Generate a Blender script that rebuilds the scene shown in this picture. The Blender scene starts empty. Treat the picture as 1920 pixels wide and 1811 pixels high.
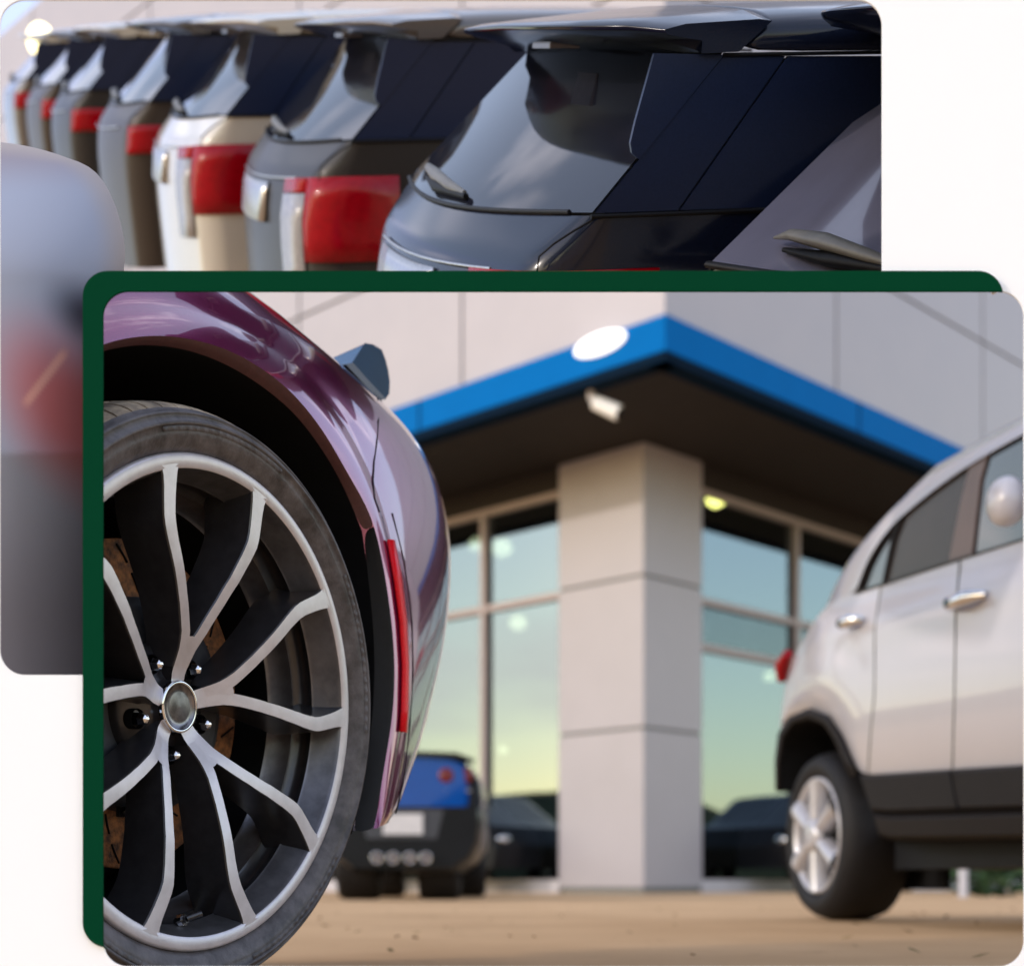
import bpy, bmesh, math, random
from mathutils import Vector as V, Matrix
from mathutils.bvhtree import BVHTree
random.seed(7)
sc = bpy.context.scene
COL = sc.collection

# ------------------------------------------------------------------ camera, sky, sun, exposure
HCAM, F, PX, PY = 0.14, 2700.0, 960.0, 1655.0
cam_d = bpy.data.cameras.new('camera')
cam = bpy.data.objects.new('camera', cam_d); COL.objects.link(cam)
cam.location = (0, 0, HCAM); cam.rotation_euler = (math.radians(90), 0, 0)
cam_d.sensor_fit = 'HORIZONTAL'; cam_d.sensor_width = 36.0
cam_d.lens = F / 1920 * 36
cam_d.shift_x = 0.0; cam_d.shift_y = (PY - 905.5) / 1920
cam_d.clip_start = 0.05; cam_d.clip_end = 2000
cam_d.dof.use_dof = True; cam_d.dof.focus_distance = 1.78
cam_d.dof.aperture_fstop = (cam_d.lens / 1000) / 0.0135
sc.camera = cam

SUN_DIR = V((-0.906, -0.423, 0.0)).normalized()
SUN_EL = math.radians(19)
world = bpy.data.worlds.new('World'); sc.world = world; world.use_nodes = True
wn = world.node_tree; wn.nodes.clear()
def wnode(t, **k):
    n = wn.nodes.new(t)
    for a, b in k.items(): setattr(n, a, b)
    return n
sky = wnode('ShaderNodeTexSky', sky_type='NISHITA', sun_disc=False, sun_elevation=SUN_EL,
            sun_rotation=math.atan2(SUN_DIR.x, SUN_DIR.y), air_density=1.2, dust_density=0.7, ozone_density=1.8)
tc = wnode('ShaderNodeTexCoord')
mp = wnode('ShaderNodeMapping'); mp.inputs['Scale'].default_value = (3.4, 1.5, 4.6); mp.inputs['Rotation'].default_value = (0.15, 0.1, 0.6)
wn.links.new(tc.outputs['Generated'], mp.inputs['Vector'])
cn = wnode('ShaderNodeTexNoise'); cn.inputs['Scale'].default_value = 1.6; cn.inputs['Detail'].default_value = 8; cn.inputs['Roughness'].default_value = 0.55
cn.inputs['Distortion'].default_value = 0.4
wn.links.new(mp.outputs[0], cn.inputs['Vector'])
cr = wnode('ShaderNodeValToRGB'); cr.color_ramp.elements[0].position = 0.55; cr.color_ramp.elements[1].position = 0.74; cr.color_ramp.elements[0].color = (0.19, 0.19, 0.19, 1)
wn.links.new(cn.outputs['Fac'], cr.inputs[0])
cm = wnode('ShaderNodeMixRGB', blend_type='MIX'); cm.inputs[2].default_value = (7.4, 7.0, 7.6, 1)
wn.links.new(cr.outputs[0], cm.inputs[0]); wn.links.new(sky.outputs[0], cm.inputs[1])
bg = wnode('ShaderNodeBackground'); bg.inputs['Strength'].default_value = 0.14
sx = wnode('ShaderNodeSeparateXYZ'); wn.links.new(tc.outputs['Generated'], sx.inputs[0])
er = wnode('ShaderNodeValToRGB')
for p_, c_ in ((0.0, (1.0, .90, .68, 1)), (0.06, (1.02, .95, .72, 1)), (0.13, (.97, .99, .93, 1)), (0.22, (.88, .98, 1.06, 1)), (0.6, (.94, .96, 1.10, 1))):
    e_ = er.color_ramp.elements[0] if p_ == 0.0 else er.color_ramp.elements[1] if p_ == 0.6 else er.color_ramp.elements.new(p_)
    e_.position = p_; e_.color = c_
wn.links.new(sx.outputs['Z'], er.inputs[0])
em_w = wnode('ShaderNodeMixRGB', blend_type='MULTIPLY'); em_w.inputs[0].default_value = 1.0
wn.links.new(cm.outputs[0], em_w.inputs[1]); wn.links.new(er.outputs[0], em_w.inputs[2])
wn.links.new(em_w.outputs[0], bg.inputs['Color'])
wo = wnode('ShaderNodeOutputWorld'); wn.links.new(bg.outputs[0], wo.inputs['Surface'])

sd = bpy.data.lights.new('sun', 'SUN'); sd.energy = 0.5; sd.angle = math.radians(1.5); sd.color = (1.0, 0.90, 0.82)
sun = bpy.data.objects.new('sun', sd); COL.objects.link(sun)
sv = SUN_DIR * math.cos(SUN_EL) + V((0, 0, math.sin(SUN_EL)))
sun.rotation_euler = (-sv).to_track_quat('-Z', 'Y').to_euler()
sun.location = (-6, -6, 8)

vs = sc.view_settings
vs.view_transform = 'Standard'; vs.look = 'None'; vs.exposure = 1.36; vs.gamma = 1.0; vs.use_curve_mapping = False
sc.cycles.use_denoising = True
sc.cycles.max_bounces = 8

# ------------------------------------------------------------------ materials
def mat(name, col, rough=0.5, metal=0.0, coat=0.0, spec=0.5, noise=0.0, nscale=20.0, bump=0.0, bscale=60.0, emit=None, col2=None, rvar=0.0, coat_rough=0.03, flake=0.0, ramp=(0.35, 0.65)):
    m = bpy.data.materials.new(name); m.use_nodes = True
    nt = m.node_tree; b = nt.nodes['Principled BSDF']
    b.inputs['Base Color'].default_value = (*col, 1); b.inputs['Roughness'].default_value = rough
    b.inputs['Metallic'].default_value = metal; b.inputs['Coat Weight'].default_value = coat
    b.inputs['Coat Roughness'].default_value = coat_rough
    b.inputs['Specular IOR Level'].default_value = spec
    t = nt.nodes.new('ShaderNodeTexCoord')
    if noise > 0 or col2:
        n = nt.nodes.new('ShaderNodeTexNoise'); n.inputs['Scale'].default_value = nscale; n.inputs['Detail'].default_value = 6
        n.inputs['Roughness'].default_value = 0.62
        nt.links.new(t.outputs['Object'], n.inputs['Vector'])
        r = nt.nodes.new('ShaderNodeValToRGB')
        c2 = col2 if col2 else tuple(max(0, c * (1 - noise)) for c in col)
        r.color_ramp.elements[0].position = ramp[0]; r.color_ramp.elements[1].position = ramp[1]
        r.color_ramp.elements[0].color = (*c2, 1); r.color_ramp.elements[1].color = (*col, 1)
        nt.links.new(n.outputs['Fac'], r.inputs[0]); nt.links.new(r.outputs[0], b.inputs['Base Color'])
        if rvar > 0:
            mr = nt.nodes.new('ShaderNodeMapRange'); mr.inputs[3].default_value = rough - rvar; mr.inputs[4].default_value = rough + rvar
            nt.links.new(n.outputs['Fac'], mr.inputs[0]); nt.links.new(mr.outputs[0], b.inputs['Roughness'])
    if bump > 0:
        n2 = nt.nodes.new('ShaderNodeTexNoise'); n2.inputs['Scale'].default_value = bscale; n2.inputs['Detail'].default_value = 5
        nt.links.new(t.outputs['Object'], n2.inputs['Vector'])
        bp = nt.nodes.new('ShaderNodeBump'); bp.inputs['Strength'].default_value = bump; bp.inputs['Distance'].default_value = 0.004
        nt.links.new(n2.outputs['Fac'], bp.inputs['Height']); nt.links.new(bp.outputs[0], b.inputs['Normal'])
    if emit:
        b.inputs['Emission Color'].default_value = (*emit[0], 1); b.inputs['Emission Strength'].default_value = emit[1]
    return m

M = {}
M['white_wall'] = mat('white_wall_paint', (0.9, 0.9, 0.9), 0.6, noise=0.01, nscale=8)
M['green'] = mat('dark_green_paint', (0.0016, 0.043, 0.0180), 0.9, spec=0.02, noise=0.03, nscale=9)
M['purple'] = mat('plum_metallic_paint', (0.24, 0.024, 0.115), 0.26, metal=0.62, coat=1.0, noise=0.12, nscale=900)
M['purple'].node_tree.nodes['Principled BSDF'].inputs['Coat IOR'].default_value = 1.8
M['maroon_edge'] = mat('maroon_satin_paint', (0.075, 0.02, 0.02), 0.5, noise=0.25, nscale=120, bump=0.15, bscale=500)
M['liner'] = mat('black_liner', (0.006, 0.006, 0.007), 0.85, spec=0.2, noise=0.3, nscale=40)
M['trim'] = mat('black_trim_plastic', (0.008, 0.008, 0.009), 0.55, spec=0.25, noise=0.25, nscale=70, bump=0.2, bscale=900)
M['rubber'] = mat('tyre_rubber', (0.12, 0.108, 0.115), 0.5, col2=(0.035, 0.030, 0.032), nscale=28, bump=0.3, bscale=130, rvar=0.12)
M['tread'] = mat('dusty_tread_rubber', (0.46, 0.36, 0.25), 0.75, col2=(0.14, 0.11, 0.085), nscale=30, bump=0.3, bscale=200)
M['rubber_plain'] = mat('dark_tyre_rubber', (0.009, 0.008, 0.009), 0.65, spec=0.3, noise=0.3, nscale=18)
M['machined'] = mat('machined_alloy', (0.62, 0.59, 0.63), 0.38, metal=0.5, noise=0.12, nscale=50, rvar=0.06, bump=0.04, bscale=400)
M['gunmetal'] = mat('grey_alloy_paint', (0.035, 0.033, 0.037), 0.3, metal=0.3, coat=0.6, noise=0.3, nscale=60, coat_rough=0.2)
M['barrel'] = mat('grey_barrel_alloy', (0.19, 0.185, 0.20), 0.36, metal=0.75, noise=0.35, nscale=30)
M['chrome'] = mat('chrome', (0.75, 0.75, 0.77), 0.09, metal=1.0)
M['steel'] = mat('brushed_steel', (0.5, 0.48, 0.47), 0.3, metal=1.0, noise=0.25, nscale=160)
M['cap'] = mat('grey_cap_metal', (0.26, 0.25, 0.265), 0.25, metal=0.9, col2=(0.10, 0.095, 0.10), nscale=45)
M['rust'] = mat('rusty_iron', (0.42, 0.17, 0.06), 0.7, metal=0.1, col2=(0.05, 0.03, 0.024), nscale=70, bump=0.5, bscale=220)
M['hat'] = mat('grey_rotor_hat', (0.045, 0.048, 0.058), 0.5, noise=0.3, nscale=60)
M['caliper'] = mat('blue_grey_caliper', (0.03, 0.05, 0.065), 0.4, noise=0.3, nscale=30)
M['black'] = mat('black_void', (0.004, 0.004, 0.005), 0.6, spec=0.2, noise=0.2, nscale=10)
M['red_lens'] = mat('red_lens', (0.9, 0.008, 0.02), 0.3, coat=0.0, spec=0.2, noise=0.25, nscale=300)
M['red_bright'] = mat('red_lamp_lens', (0.30, 0.0005, 0.006), 0.25, coat=0.15, spec=0.15, noise=0.2, nscale=60)
M['dark_red'] = mat('dim_red_lens', (0.14, 0.004, 0.008), 0.25, coat=0.3, noise=0.2, nscale=60)
M['clear_lens'] = mat('clear_lamp_lens', (0.30, 0.285, 0.285), 0.25, coat=0.2, noise=0.2, nscale=60)
M['spoiler_blue'] = mat('dark_blue_gloss', (0.003, 0.05, 0.13), 0.15, coat=0.0, spec=0.08, noise=0.1, nscale=40)
M['panel_warm'] = mat('pale_metal_panel', (0.36, 0.335, 0.355), 0.42, metal=0.08, spec=0.5, noise=0.05, nscale=1.2, rvar=0.05)
M['seam'] = mat('panel_joint', (0.16, 0.17, 0.16), 0.7, noise=0.1)
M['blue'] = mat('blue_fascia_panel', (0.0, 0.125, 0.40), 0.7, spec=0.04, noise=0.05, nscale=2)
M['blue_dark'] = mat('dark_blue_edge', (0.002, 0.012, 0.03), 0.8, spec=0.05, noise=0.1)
M['soffit'] = mat('brown_soffit', (0.030, 0.025, 0.023), 0.75, spec=0.2, noise=0.12, nscale=3)
M['alu'] = mat('mullion_metal', (0.33, 0.27, 0.26), 0.45, metal=0.2, noise=0.08, nscale=12)
M['alu_dark'] = mat('dark_mullion_metal', (0.02, 0.05, 0.04), 0.4, noise=0.1)
M['plinth'] = mat('pale_plinth', (0.55, 0.52, 0.53), 0.7, noise=0.12, nscale=4)
M['interior'] = mat('showroom_interior', (0.09, 0.085, 0.075), 0.8, noise=0.2, nscale=2)
M['suv_white'] = mat('white_car_paint', (0.47, 0.455, 0.49), 0.4, coat=0.8, noise=0.03, nscale=3)
M['cladding'] = mat('brown_black_cladding', (0.010, 0.0075, 0.007), 0.65, spec=0.2, noise=0.15, nscale=30)
M['dark_glass'] = mat('dark_car_glass', (0.012, 0.012, 0.014), 0.04, coat=1.0, noise=0.1, nscale=5)
M['brown_glass'] = mat('brown_tinted_glass', (0.045, 0.032, 0.028), 0.25, spec=0.25, coat=0.0, noise=0.2, nscale=4)
M['pillar'] = mat('brown_pillar_trim', (0.16, 0.105, 0.095), 0.4, noise=0.15, nscale=9)
M['corv_blue'] = mat('vivid_blue_paint', (0.0, 0.06, 0.30), 0.25, coat=0.4, spec=0.1, noise=0.1, nscale=9)
M['black_matt'] = mat('dull_black_paint', (0.007, 0.008, 0.011), 0.3, spec=0.2, noise=0.3, nscale=3)
M['plate'] = mat('white_plate', (0.62, 0.6, 0.6), 0.5, noise=0.12, nscale=18)
M['black_gloss'] = mat('black_gloss_paint', (0.004, 0.005, 0.009), 0.2, coat=0.25, spec=0.3, noise=0.2, nscale=600)
M['navy'] = mat('blue_black_paint', (0.006, 0.009, 0.022), 0.14, metal=0.0, coat=0.0, spec=0.34, noise=0.25, nscale=900)
M['silver'] = mat('silver_paint', (0.10, 0.09, 0.088), 0.35, metal=0.4, coat=0.8, noise=0.08, nscale=300)
M['white_paint'] = mat('warm_white_paint', (0.46, 0.42, 0.36), 0.35, coat=0.8, noise=0.05, nscale=5)
M['grey_blue'] = mat('pale_blue_grey_paint', (0.30, 0.32, 0.38), 0.55, coat=0.15, noise=0.06, nscale=3, coat_rough=0.4)
M['graphite'] = mat('graphite_paint', (0.030, 0.026, 0.024), 0.4, metal=0.1, coat=0.08, spec=0.2, noise=0.1, nscale=300)
M['bronze'] = mat('bronze_grey_paint', (0.045, 0.034, 0.027), 0.4, metal=0.1, coat=0.08, spec=0.2, noise=0.08, nscale=300)
M['rear_glass'] = mat('tinted_rear_glass', (0.010, 0.011, 0.018), 0.05, coat=0.05, spec=0.55, noise=0.2, nscale=14)
for q_ in ('Coat IOR', 'IOR'): M['rear_glass'].node_tree.nodes['Principled BSDF'].inputs[q_].default_value = 1.42
M['sky_glass'] = mat('sky_grey_glass', (0.11, 0.108, 0.15), 0.12, coat=0.8, spec=0.5, noise=0.15, nscale=6)  # pale base colour stands in for the sky reflected in this glass
M['wiper'] = mat('grey_wiper_plastic', (0.12, 0.115, 0.105), 0.45, noise=0.15, nscale=60)
M['pink_lens'] = mat('salmon_red_lens', (0.24, 0.095, 0.11), 0.65, noise=0.2, nscale=5)
M['orange_lens'] = mat('orange_reflector', (0.36, 0.15, 0.12), 0.6, noise=0.1, nscale=10)
M['bulb'] = mat('warm_lamp', (1, 0.8, 0.5), 0.5, emit=((1.0, 0.66, 0.2), 40.0))
M['bulb_white'] = mat('white_lamp', (1, 0.9, 0.8), 0.5, emit=((1.0, 0.82, 0.55), 5.0))
M['sign_light'] = mat('lit_emblem', (1, 1, 1), 0.5, emit=((1.0, 0.97, 0.9), 0.5))
M['leaf'] = mat('hedge_leaves', (0.04, 0.085, 0.02), 0.7, col2=(0.012, 0.03, 0.008), nscale=5)
M['far_trees'] = mat('distant_trees', (0.03, 0.045, 0.025), 0.9, noise=0.4, nscale=0.3)

# concrete lot
g = mat('tan_concrete', (0.60, 0.38, 0.205), 0.8, spec=0.1, col2=(0.48, 0.295, 0.15), nscale=0.9, bump=0.25, bscale=35)
nt = g.node_tree; b = nt.nodes['Principled BSDF']
ramp = [l for l in nt.links if l.to_socket == b.inputs['Base Color']][0].from_node
n3 = nt.nodes.new('ShaderNodeTexNoise'); n3.inputs['Scale'].default_value = 4.5; n3.inputs['Detail'].default_value = 7; n3.inputs['Roughness'].default_value = 0.7
t3 = [n for n in nt.nodes if n.type == 'TEX_COORD'][0]
nt.links.new(t3.outputs['Object'], n3.inputs['Vector'])
r3 = nt.nodes.new('ShaderNodeValToRGB'); r3.color_ramp.elements[0].position = 0.26; r3.color_ramp.elements[1].position = 0.40
r3.color_ramp.elements[0].color = (0.45, 0.42, 0.38, 1); r3.color_ramp.elements[1].color = (1, 1, 1, 1)
nt.links.new(n3.outputs['Fac'], r3.inputs[0])
mx = nt.nodes.new('ShaderNodeMixRGB'); mx.blend_type = 'MULTIPLY'; mx.inputs[0].default_value = 0.8
nt.links.new(ramp.outputs[0], mx.inputs[1]); nt.links.new(r3.outputs[0], mx.inputs[2]); nt.links.new(mx.outputs[0], b.inputs['Base Color'])
M['ground'] = g

# mirror-like shop glass
def glass_mat(name, tint, refl):
    m = bpy.data.materials.new(name); m.use_nodes = True; nt = m.node_tree; nt.nodes.clear()
    o = nt.nodes.new('ShaderNodeOutputMaterial'); mixn = nt.nodes.new('ShaderNodeMixShader'); mixn.inputs[0].default_value = refl
    tr = nt.nodes.new('ShaderNodeBsdfTransparent'); tr.inputs[0].default_value = (*tint, 1)
    gl = nt.nodes.new('ShaderNodeBsdfGlossy'); gl.inputs['Color'].default_value = (0.28, 0.335, 0.36, 1); gl.inputs['Roughness'].default_value = 0.02
    nz = nt.nodes.new('ShaderNodeTexNoise'); nz.inputs['Scale'].default_value = 0.8
    bp = nt.nodes.new('ShaderNodeBump'); bp.inputs['Strength'].default_value = 0.03; bp.inputs['Distance'].default_value = 0.02
    nt.links.new(nz.outputs['Fac'], bp.inputs['Height']); nt.links.new(bp.outputs[0], gl.inputs['Normal'])
    nt.links.new(tr.outputs[0], mixn.inputs[1]); nt.links.new(gl.outputs[0], mixn.inputs[2]); nt.links.new(mixn.outputs[0], o.inputs[0])
    return m
M['shop_glass'] = glass_mat('shop_glass', (0.45, 0.55, 0.52), 0.66)

# ------------------------------------------------------------------ helpers
def tag(o, label=None, cat=None, group=None, kind=None):
    if label: o['label'] = label
    if cat: o['category'] = cat
    if group: o['group'] = group
    if kind: o['kind'] = kind
    return o
def empty(name, loc, label=None, cat=None, group=None, matrix=None):
    o = bpy.data.objects.new(name, None); COL.objects.link(o); o.empty_display_size = 0.1
    if matrix is not None: o.matrix_world = matrix
    else: o.location = loc
    return tag(o, label, cat, group)

class MB:
    """collects verts and faces for one mesh"""
    def __init__(s): s.v = []; s.f = []; s.m = []; s.sh = []
    def add(s, verts, faces, mi=0, smooth=True):
        k = len(s.v); s.v += [tuple(p) for p in verts]
        for f in faces: s.f.append(tuple(i + k for i in f)); s.m.append(mi); s.sh.append(smooth)
    def grid(s, rows, closed=False, mi=0, smooth=True, flip=False):
        n = len(rows[0]); vs_ = [p for r in rows for p in r]; fs = []
        for i in range(len(rows) - 1):
            for j in range(n if closed else n - 1):
                a, b_, c, d = i * n + j, i * n + (j + 1) % n, (i + 1) * n + (j + 1) % n, (i + 1) * n + j
                fs.append((a, d, c, b_) if flip else (a, b_, c, d))
        s.add(vs_, fs, mi, smooth)
    def prism(s, poly, off, mi=0, smooth=False, mi_side=None):
        n = len(poly); a = [V(p) for p in poly]; b_ = [p + V(off) for p in a]
        s.add(a, [tuple(range(n))], mi, smooth); s.add(b_, [tuple(range(n - 1, -1, -1))], mi, smooth)
        s.add(a + b_, [(i, i + n, (i + 1) % n + n, (i + 1) % n) for i in range(n)], mi if mi_side is None else mi_side, smooth)
    def box(s, o, ax, ay, az, mi=0):
        o = V(o); ax, ay, az = V(ax), V(ay), V(az)
        s.prism([o, o + ax, o + ax + ay, o + ay], az, mi)
    def tube(s, pts, r, n=8, mi=0, cap=True):
        pts = [V(p) for p in pts]; rows = []
        for i, p in enumerate(pts):
            t = (pts[min(i + 1, len(pts) - 1)] - pts[max(i - 1, 0)]).normalized()
            u = t.cross(V((0, 0, 1)) if abs(t.z) < .9 else V((1, 0, 0))).normalized(); w = t.cross(u)
            rr = r[i] if isinstance(r, (list, tuple)) else r
            rows.append([p + (u * math.cos(2 * math.pi * k / n) + w * math.sin(2 * math.pi * k / n)) * rr for k in range(n)])
        s.grid(rows, True, mi)
        if cap: s.add(rows[0], [tuple(range(n))], mi); s.add(rows[-1], [tuple(range(n))], mi)
    def lathe(s, prof, C, ax, u, v, n=96, mi=0, smooth=True):
        C = V(C); rows = []
        for (r, w) in prof:
            rows.append([C + V(ax) * w + (V(u) * math.cos(2 * math.pi * k / n) + V(v) * math.sin(2 * math.pi * k / n)) * r for k in range(n)])
        s.grid(rows, True, mi, smooth)
    def build(s, name, mats, parent=None, bevel=0, subsurf=0, solid=0, bis=None, recalc=True, auto=None, weld=False):
        me = bpy.data.meshes.new(name); me.from_pydata(s.v, [], s.f)
        if not isinstance(mats, (list, tuple)): mats = [mats]
        for m in mats: me.materials.append(m)
        for p, mi, sh in zip(me.polygons, s.m, s.sh): p.material_index = mi; p.use_smooth = sh
        o = bpy.data.objects.new(name, me); COL.objects.link(o)
        bm = bmesh.new(); bm.from_mesh(me)
        if weld: bmesh.ops.remove_doubles(bm, verts=bm.verts, dist=1e-5)
        if recalc: bmesh.ops.recalc_face_normals(bm, faces=bm.faces)
        if bis:
            for (co, no) in (bis if isinstance(bis, list) else [bis]):
                bmesh.ops.bisect_plane(bm, geom=bm.verts[:] + bm.edges[:] + bm.faces[:], plane_co=co, plane_no=no, clear_outer=True)
        bm.to_mesh(me); bm.free()
        if solid:
            md = o.modifiers.new('solid', 'SOLIDIFY'); md.thickness = solid; md.offset = -1
        if bevel:
            md = o.modifiers.new('bevel', 'BEVEL'); md.width = bevel; md.segments = 2; md.limit_method = 'ANGLE'; md.angle_limit = math.radians(35)
        if subsurf:
            md = o.modifiers.new('sub', 'SUBSURF'); md.levels = subsurf; md.render_levels = subsurf
        if parent:
            o.parent = parent
            if not parent.get('localmesh'):
                p = parent
                o.matrix_parent_inverse = PINV(parent)
        return o
def PINV(p):
    m = Matrix.Translation(p.location)
    if p.parent: m = Matrix.Identity(4)
    return m.inverted()

def ray(x, y): return V(((x - PX) / F, 1.0, (PY - y) / F))
CAM = V((0, 0, HCAM))
def atY(x, y, Y): return CAM + ray(x, y) * Y                       # pixel -> point at depth Y
def onplane(x, y, P, n, w=0.0):                                    # pixel -> point on a plane
    r = ray(x, y); return CAM + r * ((n.dot(P - CAM) + w) / n.dot(r))
def resample(pts, n):
    pts = [V(p) for p in pts]; L = [0]
    for a, b_ in zip(pts, pts[1:]): L.append(L[-1] + (b_ - a).length)
    out = []
    for i in range(n):
        t = L[-1] * i / (n - 1); k = 0
        while k < len(L) - 2 and L[k + 1] < t: k += 1
        f = (t - L[k]) / max(1e-9, L[k + 1] - L[k]); out.append(pts[k].lerp(pts[k + 1], f))
    return out
def rrect(x0, y0, x1, y1, r, n=10):
    o = []
    for cx, cy, a0 in ((x1 - r, y0 + r, -90), (x1 - r, y1 - r, 0), (x0 + r, y1 - r, 90), (x0 + r, y0 + r, 180)):
        for i in range(n + 1):
            a = math.radians(a0 + 90 * i / n); o.append((cx + r * math.cos(a), cy + r * math.sin(a)))
    return o

# ------------------------------------------------------------------ ground
def gsheet(name, x0, y0, x1, y1, z, m, nx=1, ny=1):
    mb = MB(); rows = [[(x0 + (x1 - x0) * i / nx, y0 + (y1 - y0) * j / ny, z) for i in range(nx + 1)] for j in range(ny + 1)]
    mb.grid(rows); o = mb.build(name, m); tag(o, kind='structure'); return o
gsheet('ground', -900, -900, 900, 900, 0, M['ground'])

# ------------------------------------------------------------------ dealership building
UL = V((-0.7148, 0.6993, 0)); UR = V((0.6992, 0.7149, 0))
NL = V((-0.6993, -0.7148, 0)); NR = V((0.7149, -0.6992, 0))        # outward normals of the two fronts
DC = 20.0
CC = V(((1207 - PX) / F * DC, DC, 0))                               # column corner on the ground
HS = HCAM + (PY - 826) / F * DC                                     # soffit height
YF = (HS - HCAM) * F / (PY - 670)
FC = V(((1248 - PX) / F * YF, YF, 0))                               # fascia corner
HT = HCAM + (PY - 588) / F * YF
bld = empty('dealership_building', (CC.x, CC.y, 0), 'pale panelled dealership corner building with blue canopy and glass fronts', 'building')
HB = 17.0
def Z(v, z): return V((v.x, v.y, z))
# fascia bands
for U, N, L, o_ in ((UL, NL, 26, .003), (UR, NR, 26, 0)):
    mb = MB(); mb.box(Z(FC + U * o_, HS + 0.09), U * L, -N * 0.25, (0, 0, HT - HS - 0.09))
    mb.build('fascia', M['blue'], bld)
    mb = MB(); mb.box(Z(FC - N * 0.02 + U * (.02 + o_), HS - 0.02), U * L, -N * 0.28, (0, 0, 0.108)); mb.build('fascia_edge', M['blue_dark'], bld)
    for k in range(1, 6):
        mb = MB(); mb.box(Z(FC + U * (k * 4.3 - 0.02) + N * 0.004, HS + 0.095), U * 0.035, -N * 0.02, (0, 0, HT - HS - 0.1)); mb.build('fascia_joint', M['blue_dark'], bld)
# soffit sheet
mb = MB(); a = FC - NL * 0.05 - NR * 0.05
mb.prism([Z(a, HS), Z(a + UL * 26, HS), Z(a + UL * 26 + UR * 26, HS), Z(a + UR * 26, HS)], (0, 0, 0.05)); mb.build('soffit', M['soffit'], bld)
# upper wall panels, set back a little from the fascia, each panel its own piece
rows_z = [HT + 0.0, HT + 1.02, HT + 3.4, HT + 5.8, HT + 8.2, HB]
def wall_panels(U, N, cuts, zs):
    base = FC - NL * 0.06 - NR * 0.06; t0 = 0.061 if U is UL else 0.0
    for i in range(len(cuts) - 1):
        for j in range(len(zs) - 1):
            g_ = 0.022
            mb = MB(); c0 = cuts[i] + (g_ if i else t0); mb.box(Z(base + U * c0, zs[j] + g_), U * (cuts[i + 1] - g_ - c0), -N * 0.06, (0, 0, zs[j + 1] - zs[j] - 2 * g_))
            mb.build('wall_panel', M['panel_warm'], bld)
    mb = MB(); mb.box(Z(base - N * 0.045 + U * (.05 if U is UL else .045), HS + 0.1), U * cuts[-1], -N * 0.3, (0, 0, zs[-1] - HS - 0.1)); mb.build('wall_core', M['seam'], bld)
def alongL(px):  # distance along a front where the pixel column crosses
    k = (px - PX) / F; return (k * FC.y - FC.x) / (UL.x - k * UL.y)
def alongR(px):
    k = (px - PX) / F; return (k * FC.y - FC.x) / (UR.x - k * UR.y)
def zat(py, Y): return HCAM + (PY - py) / F * Y
cl = [0.0, alongL(866), alongL(560), alongL(560) + 4.2, alongL(560) + 8.4, 24]
zl = zat(592, FC.y + UL.y * alongL(560))
wall_panels(UL, NL, cl, [HT, zl, zl + 2.2, zl + 4.4, zl + 6.6, HB])
crr = [0.0, alongR(1571), alongR(1846), alongR(1846) + 2.2, alongR(1846) + 6, 24]
zr = zat(638, FC.y + UR.y * alongR(1846))
wall_panels(UR, NR, crr, [HT, zr, zr + 2.2, zr + 4.4, zr + 6.6, HB])
# corner column
kL = (1047 - PX) / F; LW = (kL * CC.y - CC.x) / (UL.x - kL * UL.y)
kR = (1317 - PX) / F; RW = (kR * CC.y - CC.x) / (UR.x - kR * UR.y)
zc1 = HCAM + (PY - 1077) / F * DC; zc2 = HCAM + (PY - 1363) / F * DC
zz = [0.06, zc2, zc1, HS]
for j in range(3):
    mb = MB(); mb.box(Z(CC, zz[j] + 0.022), UL * LW, UR * RW, (0, 0, zz[j + 1] - zz[j] - 0.044)); mb.build('column_panel', M['panel_warm'], bld, bevel=0.012)
mb = MB(); mb.box(Z(CC + UL * 0.03 + UR * 0.03, 0.0), UL * (LW - 0.06), UR * (RW - 0.06), (0, 0, HS)); mb.build('column_core', M['seam'], bld)
# glazed fronts, set in the plane of the column's back edges
GL0 = CC + UL * LW + UR * 0.12; GR0 = CC + UR * RW + UL * 0.12
def front(P0, U, N, xs, transoms, Lmax, lamp=None):
    def al(px):
        k = (px - PX) / F; return (k * P0.y - P0.x) / (U.x - k * U.y)
    ds = [0.0] + [al(x) for x in xs]
    while ds[-1] < Lmax: ds.append(ds[-1] + 3.0)
    ztop = HS - 0.42
    zb = 0.19
    zs = [zb] + transoms + [ztop]
    for i in range(len(ds) - 1):
        for j in range(len(zs) - 1):
            mb = MB(); mb.prism([Z(P0 + U * ds[i], zs[j]), Z(P0 + U * ds[i + 1], zs[j]), Z(P0 + U * ds[i + 1], zs[j + 1]), Z(P0 + U * ds[i], zs[j + 1])], -N * 0.02)
            mb.build('window_pane', M['shop_glass'], bld)
    for d_ in ds[1:]:
        mb = MB(); mb.box(Z(P0 + U * (d_ - 0.05) + N * 0.09, zb), U * 0.10, -N * 0.086, (0, 0, ztop - zb)); mb.build('mullion', M['alu'], bld)
    for z_ in transoms + [ztop]:
        mb = MB(); mb.box(Z(P0 + N * 0.075, z_ - 0.05), U * ds[-1], -N * 0.07, (0, 0, 0.10)); mb.build('transom', M['alu'], bld)
    mb = MB(); mb.box(Z(P0 + N * 0.05, ztop + 0.05), U * ds[-1], -N * 0.08, (0, 0, HS - ztop - 0.06)); mb.build('header', M['soffit'], bld)
    mb = MB(); mb.box(Z(P0 + N * 0.12, 0.0), U * ds[-1], -N * 0.2, (0, 0, zb)); mb.build('plinth', M['plinth'], bld)
zt = HCAM + (PY - 1116) / F * GL0.y
front(GL0, UL, NL, [912], [zt], 20)
ztr = HCAM + (PY - 1126) / F * GR0.y
front(GR0, UR, NR, [1488], [ztr, HCAM + (PY - 1212) / F * GR0.y], 20)
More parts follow.
